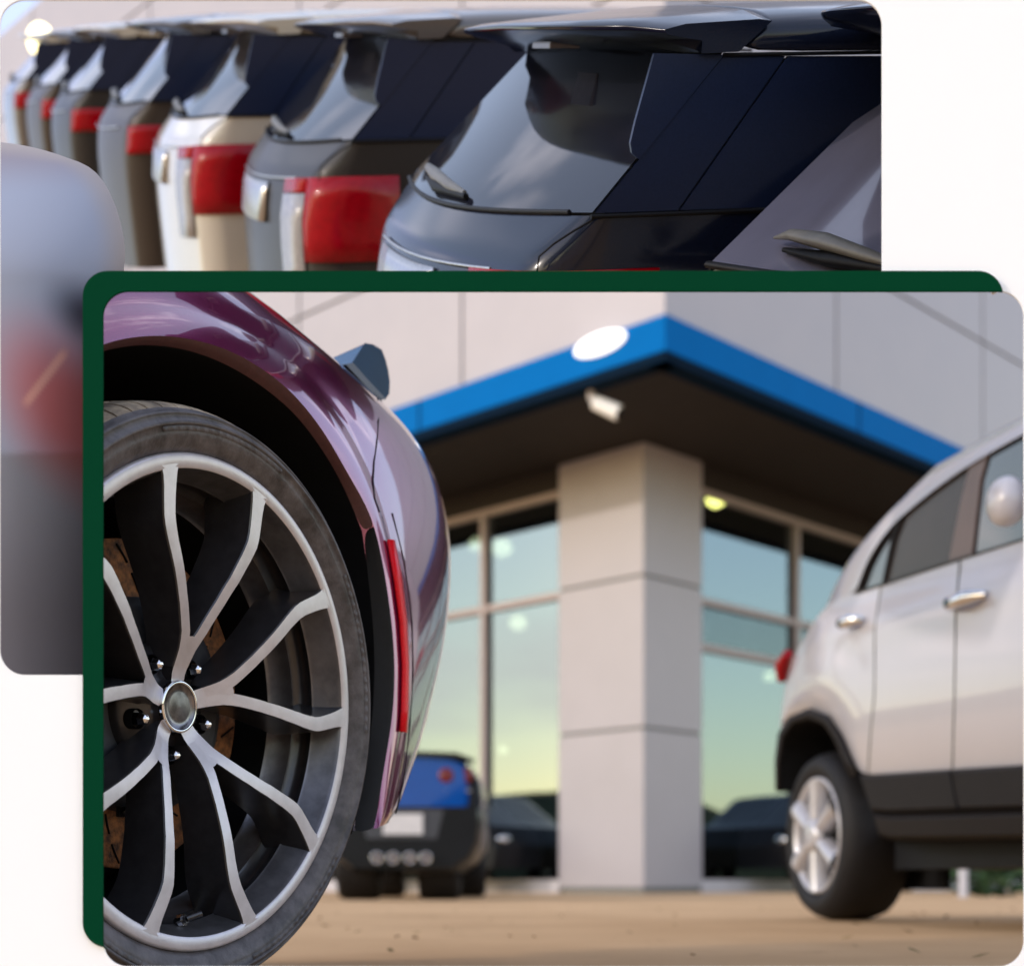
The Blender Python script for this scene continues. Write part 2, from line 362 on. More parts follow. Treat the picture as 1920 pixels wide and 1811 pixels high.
# showroom inside
mb = MB(); o0 = CC + UL * 0.6 + UR * 0.6
mb.box(Z(o0 + UL * 9, 0.01), UR * 22, UL * 0.2, (0, 0, HS - 0.05)); mb.box(Z(o0 + UR * 9, 0.01), UL * 22, UR * 0.2, (0, 0, HS - 0.05))
mb.build('inner_wall', M['interior'], bld)
# ------------------------------------------------------------------ lamps, camera, emblem on the building
def ellipsoid(mb, C, ax, ay, az, n=16, m=10, mi=0):
    rows = []
    for i in range(m + 1):
        t = math.pi * i / m
        rows.append([V(C) + V(az) * math.cos(t) + (V(ax) * math.cos(2 * math.pi * k / n) + V(ay) * math.sin(2 * math.pi * k / n)) * math.sin(t) for k in range(n)])
    mb.grid(rows, True, mi)
dl = alongL(1128); cE = Z(FC + UL * dl + NL * 0.03, zat(646, FC.y + UL.y * dl))
em = MB(); ellipsoid(em, cE, UL * 0.42, (0, 0, 0.14), NL * 0.07)
tag(em.build('fascia_emblem', M['sign_light']), 'glowing white oval emblem on the blue canopy fascia', 'sign')
# interior pendant lamps behind the glass
def lamp_in(px, py, back, m, label, P0, U, N, r=0.13):
    Pp = onplane(px, py, P0 - N * back, N)
    t = empty('pendant_lamp', (Pp.x, Pp.y, Pp.z), label, 'lamp', 'lamps inside the showroom')
    mb = MB(); ellipsoid(mb, Pp, V((r, 0, 0)), V((0, r, 0)), V((0, 0, r * 0.8)), 12, 8); mb.build('bulb', m, t)
    mb = MB(); mb.tube([Pp + V((0, 0, r * .7)), Pp + V((0, 0, r * 1.6))], [r * 1.1, r * .3], 12); mb.build('shade', M['steel'], t)
    mb = MB(); mb.tube([Pp + V((0, 0, r * 1.6)), Z(Pp, HS - 0.02)], 0.012, 6); mb.build('cord', M['black'], t)
lamp_in(1343, 935, 0.5, M['bulb'], 'yellow pendant lamp behind the glass just right of the column top', GR0, UR, NR, 0.16)
lamp_in(893, 1021, 1.2, M['bulb_white'], 'warm pendant lamp left of the thin window mullion', GL0, UL, NL, 0.13)
lamp_in(941, 1028, 1.2, M['bulb_white'], 'warm pendant lamp right of the thin window mullion', GL0, UL, NL, 0.17)
lamp_in(971, 1168, 1.6, M['bulb_white'], 'white pendant lamp below the window transom left of the column', GL0, UL, NL, 0.15)
lamp_in(1443, 1268, 1.6, M['bulb_white'], 'white pendant lamp seen low beside the white car tail', GR0, UR, NR, 0.11)
lamp_in(943, 1406, 1.5, M['bulb_white'], 'small lamp above the dark hatchback by the left window', GL0, UL, NL, 0.07)
# security camera under the soffit
kC = (HS - 0.05 - HCAM) * F / (PY - 738); Pc = atY(1108, 742, kC)
t = empty('security_camera', (Pc.x, Pc.y, Pc.z), 'small white security camera hung under the dark canopy soffit', 'camera')
mb = MB(); mb.tube([Z(Pc, HS), Z(Pc, Pc.z - 0.02), Pc + V((0.06, -0.02, -0.1))], 0.045, 10); mb.build('arm', M['plinth'], t)
mb = MB(); mb.tube([Pc + V((0.04, 0, -0.08)), Pc + V((0.34, -0.08, -0.24))], [0.085, 0.1], 14); mb.build('housing', M['white_wall'], t, bevel=0.01)
mb = MB(); mb.tube([Pc + V((0.34, -0.08, -0.24)), Pc + V((0.37, -0.088, -0.256))], 0.07, 14); mb.build('lens', M['black'], t)

# ------------------------------------------------------------------ things around the lot (seen in reflections and past the cars)
for k in range(2):
    mb = MB(); rows = []
    for i in range(90):
        ang = math.radians(-95 + i * 2.1) if k else math.radians(85 + i * 2.1)
        R = 95; h = 4.5 + 3.5 * random.random() + 2.0 * math.sin(i * .7)
        x, y = R * math.cos(ang), R * math.sin(ang) - 10
        rows.append([(x, y, 0), (x * 1.01, y * 1.01, h * .7), (x * 1.03, y * 1.03, h), (x * 1.08, y * 1.08, h * .6), (x * 1.1, y * 1.1, 0)])
    mb.grid(rows, smooth=False)
    tag(mb.build('tree_belt', M['far_trees']), 'dark far-off belt of trees around the lot', 'trees', kind='stuff')
# ------------------------------------------------------------------ plum sports car (front left)
RCUT = (CAM, V((1.0, (960 - 175) / F, 0)).normalized() * -1)       # the car is only built from just behind the frame's edge
YW = 1.75
PHI = math.radians(62.1)
E_ = V((math.cos(PHI), math.sin(PHI), 0)); N_ = V((math.sin(PHI), -math.cos(PHI), 0))
WC = atY(393.5, 1326, YW)
TI = math.radians(-4.2)
NW = (N_ * math.cos(TI) + V((0, 0, 1)) * math.sin(TI)).normalized()
VW = NW.cross(E_); VW = VW if VW.z > 0 else -VW
pc = empty('sports_car', (WC.x, WC.y, 0), 'glossy plum sports car cropped at its rear wheel and fender', 'car')
wheel = empty('wheel', (0, 0, 0)); wheel.parent = pc; wheel.matrix_parent_inverse = Matrix.Translation(-pc.location)
wheel['localmesh'] = 0
R0 = 0.298
def PINV(p):
    if p is wheel: return Matrix.Identity(4)
    return Matrix.Translation(p.location).inverted()
CLEAR = [RCUT]
def W(r, a, w): return WC + (E_ * math.cos(a) + VW * math.sin(a)) * r + NW * w
# tyre: side wall and tread with cut grooves
mb = MB(); NS = 240
prof = [(R0 - 0.004, -0.012), (R0 + 0.002, -0.004), (R0 + 0.008, 0.002), (R0 + 0.016, 0.006), (R0 + 0.020, 0.0085), (R0 + 0.021, 0.0085), (R0 + 0.030, 0.010), (R0 + 0.0305, 0.0118), (R0 + 0.034, 0.0118), (R0 + 0.0345, 0.009), (R0 + 0.042, 0.003), (R0 + 0.0425, 0.0045), (R0 + 0.045, 0.003), (R0 + 0.0455, -0.001), (R0 + 0.050, -0.008)]
mb.lathe(prof, WC, NW, E_, VW, NS)
mb.build('tyre_sidewall', M['rubber'], wheel, bis=CLEAR)
mb = MB(); rows = []
tp = [(0.050, -0.008), (0.0535, -0.014), (0.057, -0.024), (0.0595, -0.038), (0.061, -0.055), (0.0615, -0.0615), (0.054, -0.063), (0.054, -0.071), (0.0622, -0.0725), (0.0628, -0.12), (0.055, -0.122), (0.055, -0.132), (0.063, -0.134), (0.0628, -0.19), (0.060, -0.24), (0.05, -0.26)]
NB = 84
for (dr, w) in tp:
    row = []
    for k in range(NB):
        for f_, cut in ((0.0, 0), (0.86, 0), (0.90, 1), (0.96, 1)):
            skew = (abs(w) - 0.02) * 0.55
            a = 2 * math.pi * (k + f_) / NB - skew
            row.append(W(R0 + dr - (0.0045 if cut and w < -0.012 else 0.0), a, w))
    rows.append(row)
mb.grid(rows, True, smooth=False); mb.build('tyre_tread', M['tread'], wheel, bis=CLEAR)
# raised sidewall ribs (moulded marks without lettering)
for b0 in range(0, 150, 30):
    mb = MB(); rows = []
    for k in range(b0, b0 + 17):
        a = 2 * math.pi * k / 150
        for da, h in ((0.0, .0002), (.004, .0012), (.018, .0012), (.022, .0002)):
            rows.append([W(R0 + r_, a + da, 0.0095 + h * f_ + (r_ - .024) * .18) for r_, f_ in ((.0232, 0), (.0240, 1), (.0282, 1), (.029, 0))])
    mb.grid(rows); mb.build('sidewall_rib', M['rubber'], wheel, bis=CLEAR)
# rim: bright outer ring, dark stepped barrel
mb = MB(); mb.lathe([(R0 - 0.0005, -0.014), (R0, -0.004), (R0 - 0.002, -0.0005), (R0 - 0.004, 0.0), (R0 - 0.0165, 0.0), (R0 - 0.018, -0.0015)], WC, NW, E_, VW, NS)
mb.build('rim_lip', M['machined'], wheel, bis=CLEAR)
mb = MB(); mb.lathe([(R0 - 0.018, -0.0015), (R0 - 0.020, -0.006), (R0 - 0.028, -0.040), (R0 - 0.030, -0.043)], WC, NW, E_, VW, NS); mb.lathe([(R0 - 0.030, -0.043), (R0 - 0.024, -0.047), (R0 - 0.024, -0.070), (R0 - 0.034, -0.074)], WC, NW, E_, VW, NS, 1)
mb.lathe([(R0 - 0.034, -0.074), (R0 - 0.040, -0.105), (R0 - 0.045, -0.108)], WC, NW, E_, VW, NS, 0)
mb.lathe([(R0 - 0.045, -0.108), (R0 - 0.045, -0.25)], WC, NW, E_, VW, NS, 2)
mb.build('rim_barrel', [M['barrel'], M['gunmetal'], M['liner']], wheel, bis=CLEAR)
# five split spokes; each: two machined arms meeting near the hub, dark flanks behind
def interp(x, tab):
    for (a, b_), (c, d_) in zip(tab, tab[1:]):
        if x <= c: return b_ + (d_ - b_) * max(0.0, (x - a) / (c - a))
    return tab[-1][1]
DISH = [(0.03, -0.052), (0.045, -0.050), (0.06, -0.043), (0.09, -0.029), (0.13, -0.018), (0.17, -0.009), (0.22, -0.003), (0.284, 0.0), (0.3, 0.0)]
def dish(r): return interp(r, DISH)
SPREAD = [(0.05, 4.0), (0.07, 5.2), (0.088, 8.4), (0.108, 11.6), (0.135, 14.8), (0.17, 17.7), (0.20, 19.4), (0.218, 20.0), (0.228, 19.9), (0.25, 18.6), (0.27, 17.4), (0.288, 16.7)]
HALFW = [(0.05, 0.0090), (0.088, 0.0076), (0.135, 0.0076), (0.2, 0.0086), (0.23, 0.0096), (0.262, 0.0105), (0.275, 0.012), (0.29, 0.0165)]
AL = math.radians(17.42); P0A = math.radians(92.3)
def arm(mb, ac, sg):
    cl_ = []
    n = 22
    for i in range(n + 1):
        r = 0.050 + (R0 - 0.0125 - 0.050) * i / n
        cl_.append((r, ac + sg * math.radians(interp(r, SPREAD)), interp(r, HALFW)))
    face = []
    for (r, a, wd) in cl_:
        face.append((W(r, a - wd / r, dish(r)), W(r, a + wd / r, dish(r)), r, a, wd))
    L = [f[0] for f in face]; Rr = [f[1] for f in face]
    e1 = [W(r, a - (wd + 0.0012) / r, dish(r) - 0.002) for (_, _, r, a, wd) in face]
    e2 = [W(r, a + (wd + 0.0012) / r, dish(r) - 0.002) for (_, _, r, a, wd) in face]
    dp = lambda r: -0.040 - 0.035 * (r / R0)
    b1 = [W(r, a - (wd + 0.007) / r, dish(r) + dp(r)) for (_, _, r, a, wd) in face]
    b2 = [W(r, a + (wd + 0.007) / r, dish(r) + dp(r)) for (_, _, r, a, wd) in face]
    mid = [W(r, a, dish(r) + 0.0004) for (_, _, r, a, wd) in face]
    mb.grid([L, mid, Rr], mi=0); mb.grid([e1, L], mi=1); mb.grid([Rr, e2], mi=1)
    mb.grid([b1, e1], mi=1); mb.grid([e2, b2], mi=1); mb.grid([b2, b1], mi=1)
for k in range(5):
    ac = P0A - math.radians(72) * k
    mb = MB(); arm(mb, ac, 1); arm(mb, ac, -1)
    # root web joining the arms to the hub
    rows = []
    for r in (0.030, 0.042, 0.052, 0.062, 0.075, 0.086, 0.09):
        h = interp(r, HALFW) + math.radians(interp(r, SPREAD)) * r
        rows.append([W(r, ac - h / r, dish(r) - 0.0005), W(r, ac, dish(r) + 0.0002), W(r, ac + h / r, dish(r) - 0.0005)])
    mb.grid(rows[:-1], mi=0)
    side = [[rw[0] for rw in rows[:-1]], [rw[0] - NW * 0.045 for rw in rows[:-1]]]; mb.grid(side, mi=1)
    side = [[rw[2] for rw in rows[:-1]], [rw[2] - NW * 0.045 for rw in rows[:-1]]]; mb.grid(side, mi=1)
    mb.build('spoke', [M['machined'], M['gunmetal']], wheel, bis=CLEAR)
# hub
mb = MB(); mb.lathe([(0.078, -0.092), (0.076, -0.078), (0.040, -0.066), (0.034, -0.060), (0.033, -0.052)], WC, NW, E_, VW, 64); mb.build('hub', M['gunmetal'], wheel, bis=CLEAR)
mb = MB(); mb.lathe([(0.0325, -0.056), (0.0325, -0.0475), (0.0305, -0.0455), (0.0285, -0.0465)], WC, NW, E_, VW, 64); mb.lathe([(0.0285, -0.0465), (0.028, -0.049), (0.018, -0.0478), (0.0001, -0.0472)], WC, NW, E_, VW, 64, 1)
mb.build('centre_cap', [M['chrome'], M['cap']], wheel)
for k in range(5):
    a = P0A + math.radians(36) - math.radians(72) * k
    c = W(0.060, a, -0.062)
    mb = MB(); mb.lathe([(0.0125, -0.012), (0.0125, 0.0), (0.012, 0.001)], c, NW, E_, VW, 20); mb.build('nut_recess', M['black'], wheel, bis=CLEAR)
    mb = MB(); mb.lathe([(0.0085, -0.006), (0.0085, 0.006), (0.006, 0.0135), (0.003, 0.0155), (0.0001, 0.016)], c, NW, E_, VW, 6, smooth=False); mb.build('lug_nut', M['chrome'], wheel, bevel=0.0008, bis=CLEAR)
# valve stem
Pv = onplane(350, 1722, WC, NW, -0.03); Pd = onplane(330, 1728, WC, NW, -0.045); Pe = onplane(378, 1712, WC, NW, -0.02)
mb = MB(); mb.tube([Pd, Pv], 0.0055, 12); mb.tube([Pd.lerp(Pv, .35), Pd.lerp(Pv, .75)], 0.0085, 6, 1); mb.tube([Pv, Pe], 0.004, 10); mb.build('valve_stem', [M['gunmetal'], M['chrome']], wheel)
# brake rotor and caliper
RC = WC - NW * 0.125
mb = MB(); mb.lathe([(0.128, 0.0), (0.203, 0.0), (0.205, -0.003), (0.205, -0.022)], RC, NW, E_, VW, 96); mb.build('brake_disc', M['rust'], wheel, bis=CLEAR)
mb = MB(); mb.lathe([(0.135, 0.0), (0.133, 0.03), (0.120, 0.034), (0.0001, 0.034)], RC, NW, E_, VW, 64); mb.build('disc_hat', M['hat'], wheel, bis=CLEAR)
mb = MB()
for k in range(24):
    for rr0 in (0.142, 0.176):
        a = 2 * math.pi * (k + (0.5 if rr0 > .15 else 0)) / 24
        pts = [RC + (E_ * math.cos(a + s_ * .09) + VW * math.sin(a + s_ * .09)) * (rr0 + 0.022 * s_) + NW * 0.0012 for s_ in (0, .25, .5, .75, 1)]
        mb.tube(pts, 0.0014, 5)
mb.build('disc_slots', M['black'], wheel, bis=CLEAR)
mb = MB(); rows = []
for rr, w in ((0.125, 0.012), (0.14, 0.03), (0.175, 0.036), (0.208, 0.026), (0.212, -0.02)):
    rows.append([RC + (E_ * math.cos(math.radians(a)) + VW * math.sin(math.radians(a))) * rr + NW * w for a in range(148, 212, 6)])
mb.grid(rows); mb.build('brake_caliper', M['caliper'], wheel, solid=0.01, bis=CLEAR)
Pb = onplane(233, 1521, RC, NW, 0.036)
mb = MB(); mb.box(Pb - E_ * .014 - VW * .007, E_ * .028, VW * .013, NW * .006); mb.lathe([(0.0065, 0.0), (0.0065, .014), (0.004, .017), (0.0001, .0172)], Pb, NW, E_, VW, 6, smooth=False); mb.build('disc_bolt', M['steel'], wheel, bevel=0.0008, bis=CLEAR)

# body side panels: lines traced along the car's flank, each at its own depth from the wheel plane
def fl(pts, w): # w: number or list
    return [onplane(x, y, WC, N_, w if not isinstance(w, (list, tuple)) else w[i]) for i, (x, y) in enumerate(pts)]
L0 = [(150, 668), (193, 644), (248, 631.5), (302, 628.5), (356, 634), (424, 653), (478, 682), (532, 720), (573, 763), (613, 817), (646, 877), (681, 936), (703, 985), (721, 1069), (735, 1166), (741, 1248), (738, 1331), (727, 1400), (715, 1469), (707, 1530), (700, 1553)]
L1 = [(150, 580), (199, 568), (260, 563), (315, 567), (370, 579), (440, 608), (495, 640), (550, 680), (592, 722), (632, 772), (664, 824), (692, 885), (713, 948), (737, 1040), (754, 1135), (761, 1235), (757, 1331), (746, 1400), (733, 1469), (722, 1530), (710, 1550)]
L2 = [(150, 500), (220, 500), (290, 505), (350, 522), (400, 547), (462, 580), (522, 622), (577, 665), (617, 705), (655, 750), (688, 800), (714, 860), (735, 928), (757, 1025), (771, 1133), (775, 1232), (769, 1331), (758, 1400), (745, 1469), (733, 1527), (718, 1547)]
L3 = [(200, 440), (270, 450), (340, 466), (400, 492), (440, 522), (500, 566), (560, 614), (614, 658), (660, 698), (700, 738), (740, 788), (775, 852), (798, 922), (814, 1020), (816, 1125), (808, 1230), (786, 1331), (774, 1400), (760, 1465), (745, 1515), (724, 1544)]
L4 = [(260, 400), (330, 430), (400, 480), (440, 518), (475, 548), (525, 588), (586, 638), (640, 682), (697, 730), (737, 764), (788, 808), (826, 864), (854, 930), (869, 1020), (865, 1124), (849, 1229), (822, 1331), (802, 1400), (773, 1460), (757, 1506), (731, 1540)]
n_ = len(L0)
def ramp_(a, b_, c): return [a + (b_ - a) * min(1, max(0, (i - 6) / 8)) if i < 15 else b_ + (c - b_) * (i - 15) / (n_ - 16) for i in range(n_)]
g0 = fl(L0, 0.0); g1 = fl(L1, ramp_(-0.030, -0.012, 0.002)); g2 = fl(L2, ramp_(-0.042, -0.024, -0.003)); g3 = fl(L3, ramp_(-0.085, -0.07, -0.022)); g4 = fl(L4, ramp_(-0.19, -0.165, -0.07))
g5 = [p + (p - CAM).normalized() * 0.10 - N_ * 0.08 - E_ * 0.03 - V((0, 0, 0.01)) for p in g4]
g6 = [p + (p - CAM).normalized() * 0.20 - N_ * 0.2 - E_ * 0.05 - V((0, 0, 0.06)) for p in g5]
g01 = [a.lerp(b_, .06) + N_ * 0.001 for a, b_ in zip(g0, g1)]
body = MB(); body.grid([g0, g01, [a.lerp(b_, .5) + N_ * .006 for a, b_ in zip(g0, g1)], g1, g2, g3, g4, g5, g6])
bo = body.build('rear_fender', M['purple'], pc, subsurf=2, bis=None)
me = bo.data
# crisp edge along the flare line
att = me.attributes.new('crease_edge', 'FLOAT', 'EDGE')
for ed in me.edges:
    r1, r2 = ed.vertices[0] // n_, ed.vertices[1] // n_
    att.data[ed.index].value = 0.75 if r1 == r2 and r1 in (3,) else (0.35 if r1 == r2 and r1 == 4 else (0.6 if r1 == r2 and r1 in (0, 1) else 0.0))
dg = bpy.context.evaluated_depsgraph_get(); dg.update()
ev = bo.evaluated_get(dg); bme = ev.to_mesh()
BV = BVHTree.FromPolygons([bo.matrix_world @ v.co for v in bme.vertices], [tuple(p.vertices) for p in bme.polygons])
bo_m = [v.co.copy() for v in bme.vertices]; bo_f = [tuple(p.vertices) for p in bme.polygons]
ev.to_mesh_clear()
BV = BVHTree.FromPolygons(bo_m, bo_f)
def onbody(x, y, lift=0.0):
    r = ray(x, y).normalized(); h = BV.ray_cast(CAM, r)
    if h[0] is None: return onplane(x, y, WC, N_, -0.02)
    nn = h[1]; nn = nn if nn.dot(r) < 0 else -nn
    return h[0] + nn * lift
# the fender is built no further than the frame's top bar and left bar
bo.modifiers.clear()
bmx = bmesh.new(); vv = [bmx.verts.new(p) for p in bo_m]
for f_ in bo_f:
    try: bmx.faces.new([vv[i] for i in f_]).smooth = True
    except ValueError: pass
for (co, no) in (RCUT, (CAM, V((0, -(PY - 527) / F, 1)).normalized())):
    bmesh.ops.bisect_plane(bmx, geom=bmx.verts[:] + bmx.edges[:] + bmx.faces[:], plane_co=co, plane_no=no, clear_outer=True)
bmesh.ops.recalc_face_normals(bmx, faces=bmx.faces)
me2 = bpy.data.meshes.new('rear_fender'); bmx.to_mesh(me2); bmx.free(); me2.materials.append(M['purple']); bo.data = me2
# painted return lip and black wheel-arch liner
LI = [(150, 680), (193, 657), (255, 646), (308, 648), (362, 658), (424, 682), (478, 714), (532, 755), (570, 795), (606, 845), (636, 895), (660, 948), (679, 996)]
gi = fl(LI, -0.012)
mb = MB(); mb.grid([g0[:13], [a.lerp(b_, .5) + N_ * 0.002 for a, b_ in zip(g0, gi)], gi]); mb.build('arch_lip', M['maroon_edge'], pc, bis=CLEAR, subsurf=2)
TE = [(679, 996), (690, 1075), (700, 1166), (703, 1248), (700, 1331), (692, 1400), (682, 1469), (668, 1530), (660, 1562)]
gt = fl(TE, -0.02)
mb = MB(); mb.grid([g0[12:], [a.lerp(b_, .35) + N_ * 0.004 for a, b_ in zip(g0[12:], gt)], gt]); mb.build('arch_trim', M['trim'], pc, subsurf=2)
rim_ = gi + gt[1:]
mb = MB(); mb.grid([rim_, [p - N_ * 0.05 + (p - WC).normalized() * 0.01 for p in rim_], [p - N_ * 0.32 for p in rim_]])
back = WC - N_ * 0.30
mb.prism([back + E_ * a + V((0, 0, b_)) for a, b_ in ((-0.46, -0.34), (0.43, -0.32), (0.47, 0.1), (0.3, 0.4), (-0.05, 0.5), (-0.46, 0.42))], -N_ * 0.02)
cs = [onplane(176, 1500, V((0, Yq, 0)), V((0, 1, 0))) for Yq in (1.54, 2.4)]  # added black sheet on the cut plane, keeps sun out of the wheel
mb.prism([V((cs[0].x, cs[0].y, .02)), V((cs[1].x, cs[1].y, .02)), V((cs[1].x, cs[1].y, 1.0)), V((cs[0].x, cs[0].y, .74))], (-0.004, 0, 0))
mb.build('wheel_arch_liner', M['liner'], pc, bis=CLEAR)
# underside and rear closing sheet of the bumper
mb = MB(); bt = [g0[-1], g1[-1], g2[-1], g3[-1], g4[-1]]
mb.grid([bt + [], [p - N_ * 0.35 + E_ * 0.04 - V((0, 0, 0.02)) for p in bt]]); mb.build('bumper_underside', M['trim'], pc)
# red side reflector
ra = [(723, 1012), (736, 1090), (746, 1166), (751, 1248), (749, 1331), (746, 1371)]; rb = [(734, 1015), (748, 1090), (757, 1166), (760.5, 1248), (759, 1331), (757, 1373)]
mb = MB(); A_ = [onbody(x, y, 0.002) for x, y in ra]; B_ = [onbody(x, y, 0.002) for x, y in rb]
mb.grid([A_, [a.lerp(b_, .5) + N_ * 0.003 for a, b_ in zip(A_, B_)], B_]); mb.build('side_reflector', M['red_lens'], pc, solid=0.004)
# panel seams
for pts in ([(708, 748), (709, 790), (706, 830), (701, 865), (699, 900), (702, 935), (711, 960)], [(735, 962), (757, 1050), (772, 1166), (774, 1260), (768, 1360), (755, 1469), (742, 1525)]):
    mb = MB(); mb.tube([onbody(x, y, 0.0003) for x, y in pts], 0.0013, 6); mb.build('panel_seam', M['black'], pc)
# tail wing end
pw = [(684, 643), (700, 646), (716, 656), (723, 674), (728, 694), (731, 716), (730, 738), (722, 750), (706, 737), (690, 716), (668, 692), (657, 684), (668, 668)]
dw = -0.20
mb = MB(); q = [onplane(x, y, WC, N_, dw) for x, y in pw]; mb.prism(q, -N_ * 0.30 + E_ * 0.10); mb.build('tail_wing', M['spoiler_blue'], pc, bevel=0.006)
pb = [(648, 683), (662, 680), (690, 712), (724, 748), (716, 750), (690, 728), (664, 700)]
mb = MB(); mb.prism([onplane(x, y, WC, N_, dw + 0.012) for x, y in pb], -N_ * 0.2); mb.build('wing_mount', M['black_gloss'], pc, bevel=0.003)
# ------------------------------------------------------------------ white SUV (right)
F2 = V((0.19, -0.98, 0)).normalized(); N2 = V((-0.98, -0.19, 0)).normalized()
SC_ = atY(1532, 1566, 5.4); SP = SC_ + N2 * 0.02
sv_ = empty('parked_suv', (SC_.x, SC_.y, 0), 'white SUV with dark lower cladding parked before the glass front', 'car')
def sp(x, y, w=0.0): return onplane(x, y, SP, N2, w)
lo = [(1459, 1480), (1458, 1425), (1464, 1375), (1485, 1343), (1522, 1328), (1556, 1342), (1580, 1380), (1600, 1428), (1612, 1452), (1660, 1450), (1720, 1446), (1800, 1441), (1880, 1436), (2040, 1427)]
hi = [(1462, 1370), (1466, 1320), (1476, 1270), (1490, 1228), (1512, 1190), (1535, 1150), (1560, 1128), (1585, 1118), (1606, 1111), (1660, 1093), (1720, 1073), (1800, 1047), (1880, 1022), (2040, 970)]
rows = []
for t in (0, .12, .3, .5, .68, .82, .92, 1.0):
    row = []
    for i, ((x0, y0), (x1, y1)) in enumerate(zip(lo, hi)):
        w = 0.05 * math.sin(math.pi * min(1, t * 1.05) ** .8) + (0.018 if t in (.82,) else 0)
        k = max(0, (1540 - (x0 + (x1 - x0) * t)) / 80); w -= 0.10 * k * k
        row.append(sp(x0 + (x1 - x0) * t, y0 + (y1 - y0) * t, w))
    rows.append(row)
mb = MB(); mb.grid(rows); rear = [r[0] for r in rows]
mb.grid([rear, [p - N2 * 0.25 - F2 * 0.10 for p in rear], [p - N2 * 1.4 - F2 * 0.12 for p in rear]])
sbody = mb.build('body', M['suv_white'], sv_, subsurf=2)
dg = bpy.context.evaluated_depsgraph_get(); dg.update(); ev = sbody.evaluated_get(dg); em_ = ev.to_mesh(); BVS = BVHTree.FromPolygons([v.co.copy() for v in em_.vertices], [tuple(p.vertices) for p in em_.polygons]); ev.to_mesh_clear()
def onsuv(x, y, lift):
    r_ = ray(x, y).normalized(); h = BVS.ray_cast(CAM, r_)
    return (h[0] - r_ * lift) if h[0] else sp(x, y, .03)
# roof rail strip and roof
wl = [(1606, 1111), (1612, 1085), (1630, 1040), (1665, 990), (1700, 958), (1745, 922), (1800, 882), (1860, 846), (1920, 813), (2040, 750)]
ol = [(1535, 1150), (1555, 1102), (1588, 1045), (1640, 985), (1685, 938), (1736, 888), (1795, 855), (1852, 822), (1918, 788), (2040, 715)]
A_ = [sp(x, y, 0.0) for x, y in wl]; B_ = [sp(x, y, -0.05) for x, y in ol]
mb = MB(); mid = [a.lerp(b_, .5) + N2 * 0.02 for a, b_ in zip(A_, B_)]
mb.grid([A_, mid, B_, [p - N2 * 0.12 + V((0, 0, 0.02)) for p in B_], [p - N2 * 0.7 + V((0, 0, 0.035)) for p in B_], [p - N2 * 1.3 for p in B_]])
mb.build('roof', M['suv_white'], sv_, subsurf=2)
mb = MB(); mb.tube([p + V((0, 0, 0.018)) - N2 * 0.05 for p in B_[4:]], 0.016, 8); mb.build('roof_rail', M['steel'], sv_)
# windows
def poly(pts, w, name, m, th=0.02):
    mb = MB(); mb.prism([sp(x, y, w) for x, y in pts], -N2 * th); return mb.build(name, m, sv_)
poly([(1606, 1112), (1612, 1085), (1630, 1040), (1665, 990), (1688, 967), (1672, 1010), (1655, 1085), (1652, 1098)], -0.018, 'quarter_window', M['dark_glass'])
poly([(1655, 1096), (1672, 1015), (1690, 968), (1745, 923), (1800, 884), (1818, 873), (1800, 945), (1778, 1054)], -0.015, 'rear_door_window', M['brown_glass'])
poly([(1652, 1098), (1656, 1097), (1676, 1010), (1694, 966), (1688, 967), (1670, 1010)], -0.006, 'window_divider', M['cladding'], 0.012)
poly([(1778, 1055), (1800, 945), (1818, 872), (1852, 852), (1838, 900), (1822, 1040)], -0.008, 'door_pillar', M['pillar'])
poly([(1825, 1040), (1832, 985), (1846, 900), (1856, 850), (1920, 814), (2040, 750), (2040, 972), (1880, 1022)], -0.015, 'front_door_window', M['dark_glass'])
poly([(1604, 1114), (1660, 1096), (1800, 1050), (1880, 1025), (2040, 973), (2040, 969), (1880, 1021), (1800, 1045), (1660, 1091), (1606, 1109)], 0.004, 'belt_moulding', M['trim'], 0.012)
# mirror, handles, fuel of small parts
mb = MB(); c = sp(1922, 944, .03); mb.box(c - F2 * .06 - V((0, 0, .08)), F2 * .14, N2 * .12, (0, 0, .16)); mo = mb.build('door_mirror', M['suv_white'], sv_, subsurf=3, weld=True)
for p_ in mo.data.polygons: p_.use_smooth = True
mb = MB(); ellipsoid(mb, sp(1640, 1082, -0.09), F2 * 0.06, N2 * 0.03, (0, 0, 0.08)); mb.build('head_restraint', M['plinth'], sv_)
for (hx, hy, s_) in ((1594, 1166, 0.42), (1806, 1126, 0.68)):
    mb = MB(); c = sp(hx, hy, 0.055); mb.tube([c - F2 * 0.14 * s_ - N2 * .02, c - F2 * 0.07 * s_ + N2 * .015, c + F2 * 0.07 * s_ + N2 * .015, c + F2 * 0.14 * s_ - N2 * .02], [0.012, 0.022, 0.022, 0.012], 10); mb.build('door_handle', M['chrome'], sv_)
def resample_px(pts, n):
    return [(p.x, p.y) for p in resample([V((x, y, 0)) for x, y in pts], n)]
# door seams
for pts in ([(1652, 1100), (1640, 1180), (1640, 1300), (1632, 1380), (1628, 1448)], [(1800, 1052), (1792, 1150), (1790, 1300), (1786, 1440)]):
    mb = MB(); mb.tube([onsuv(x, y, .001) for x, y in resample_px(pts, 14)], 0.0035, 6); mb.build('door_seam', M['seam'], sv_)
# tail light
mb = MB(); mb.tube([sp(1478, 1225, -0.07), sp(1468, 1248, -0.08), sp(1466, 1275, -0.09)], [0.02, 0.035, 0.02], 10); mb.build('tail_light', M['red_bright'], sv_)
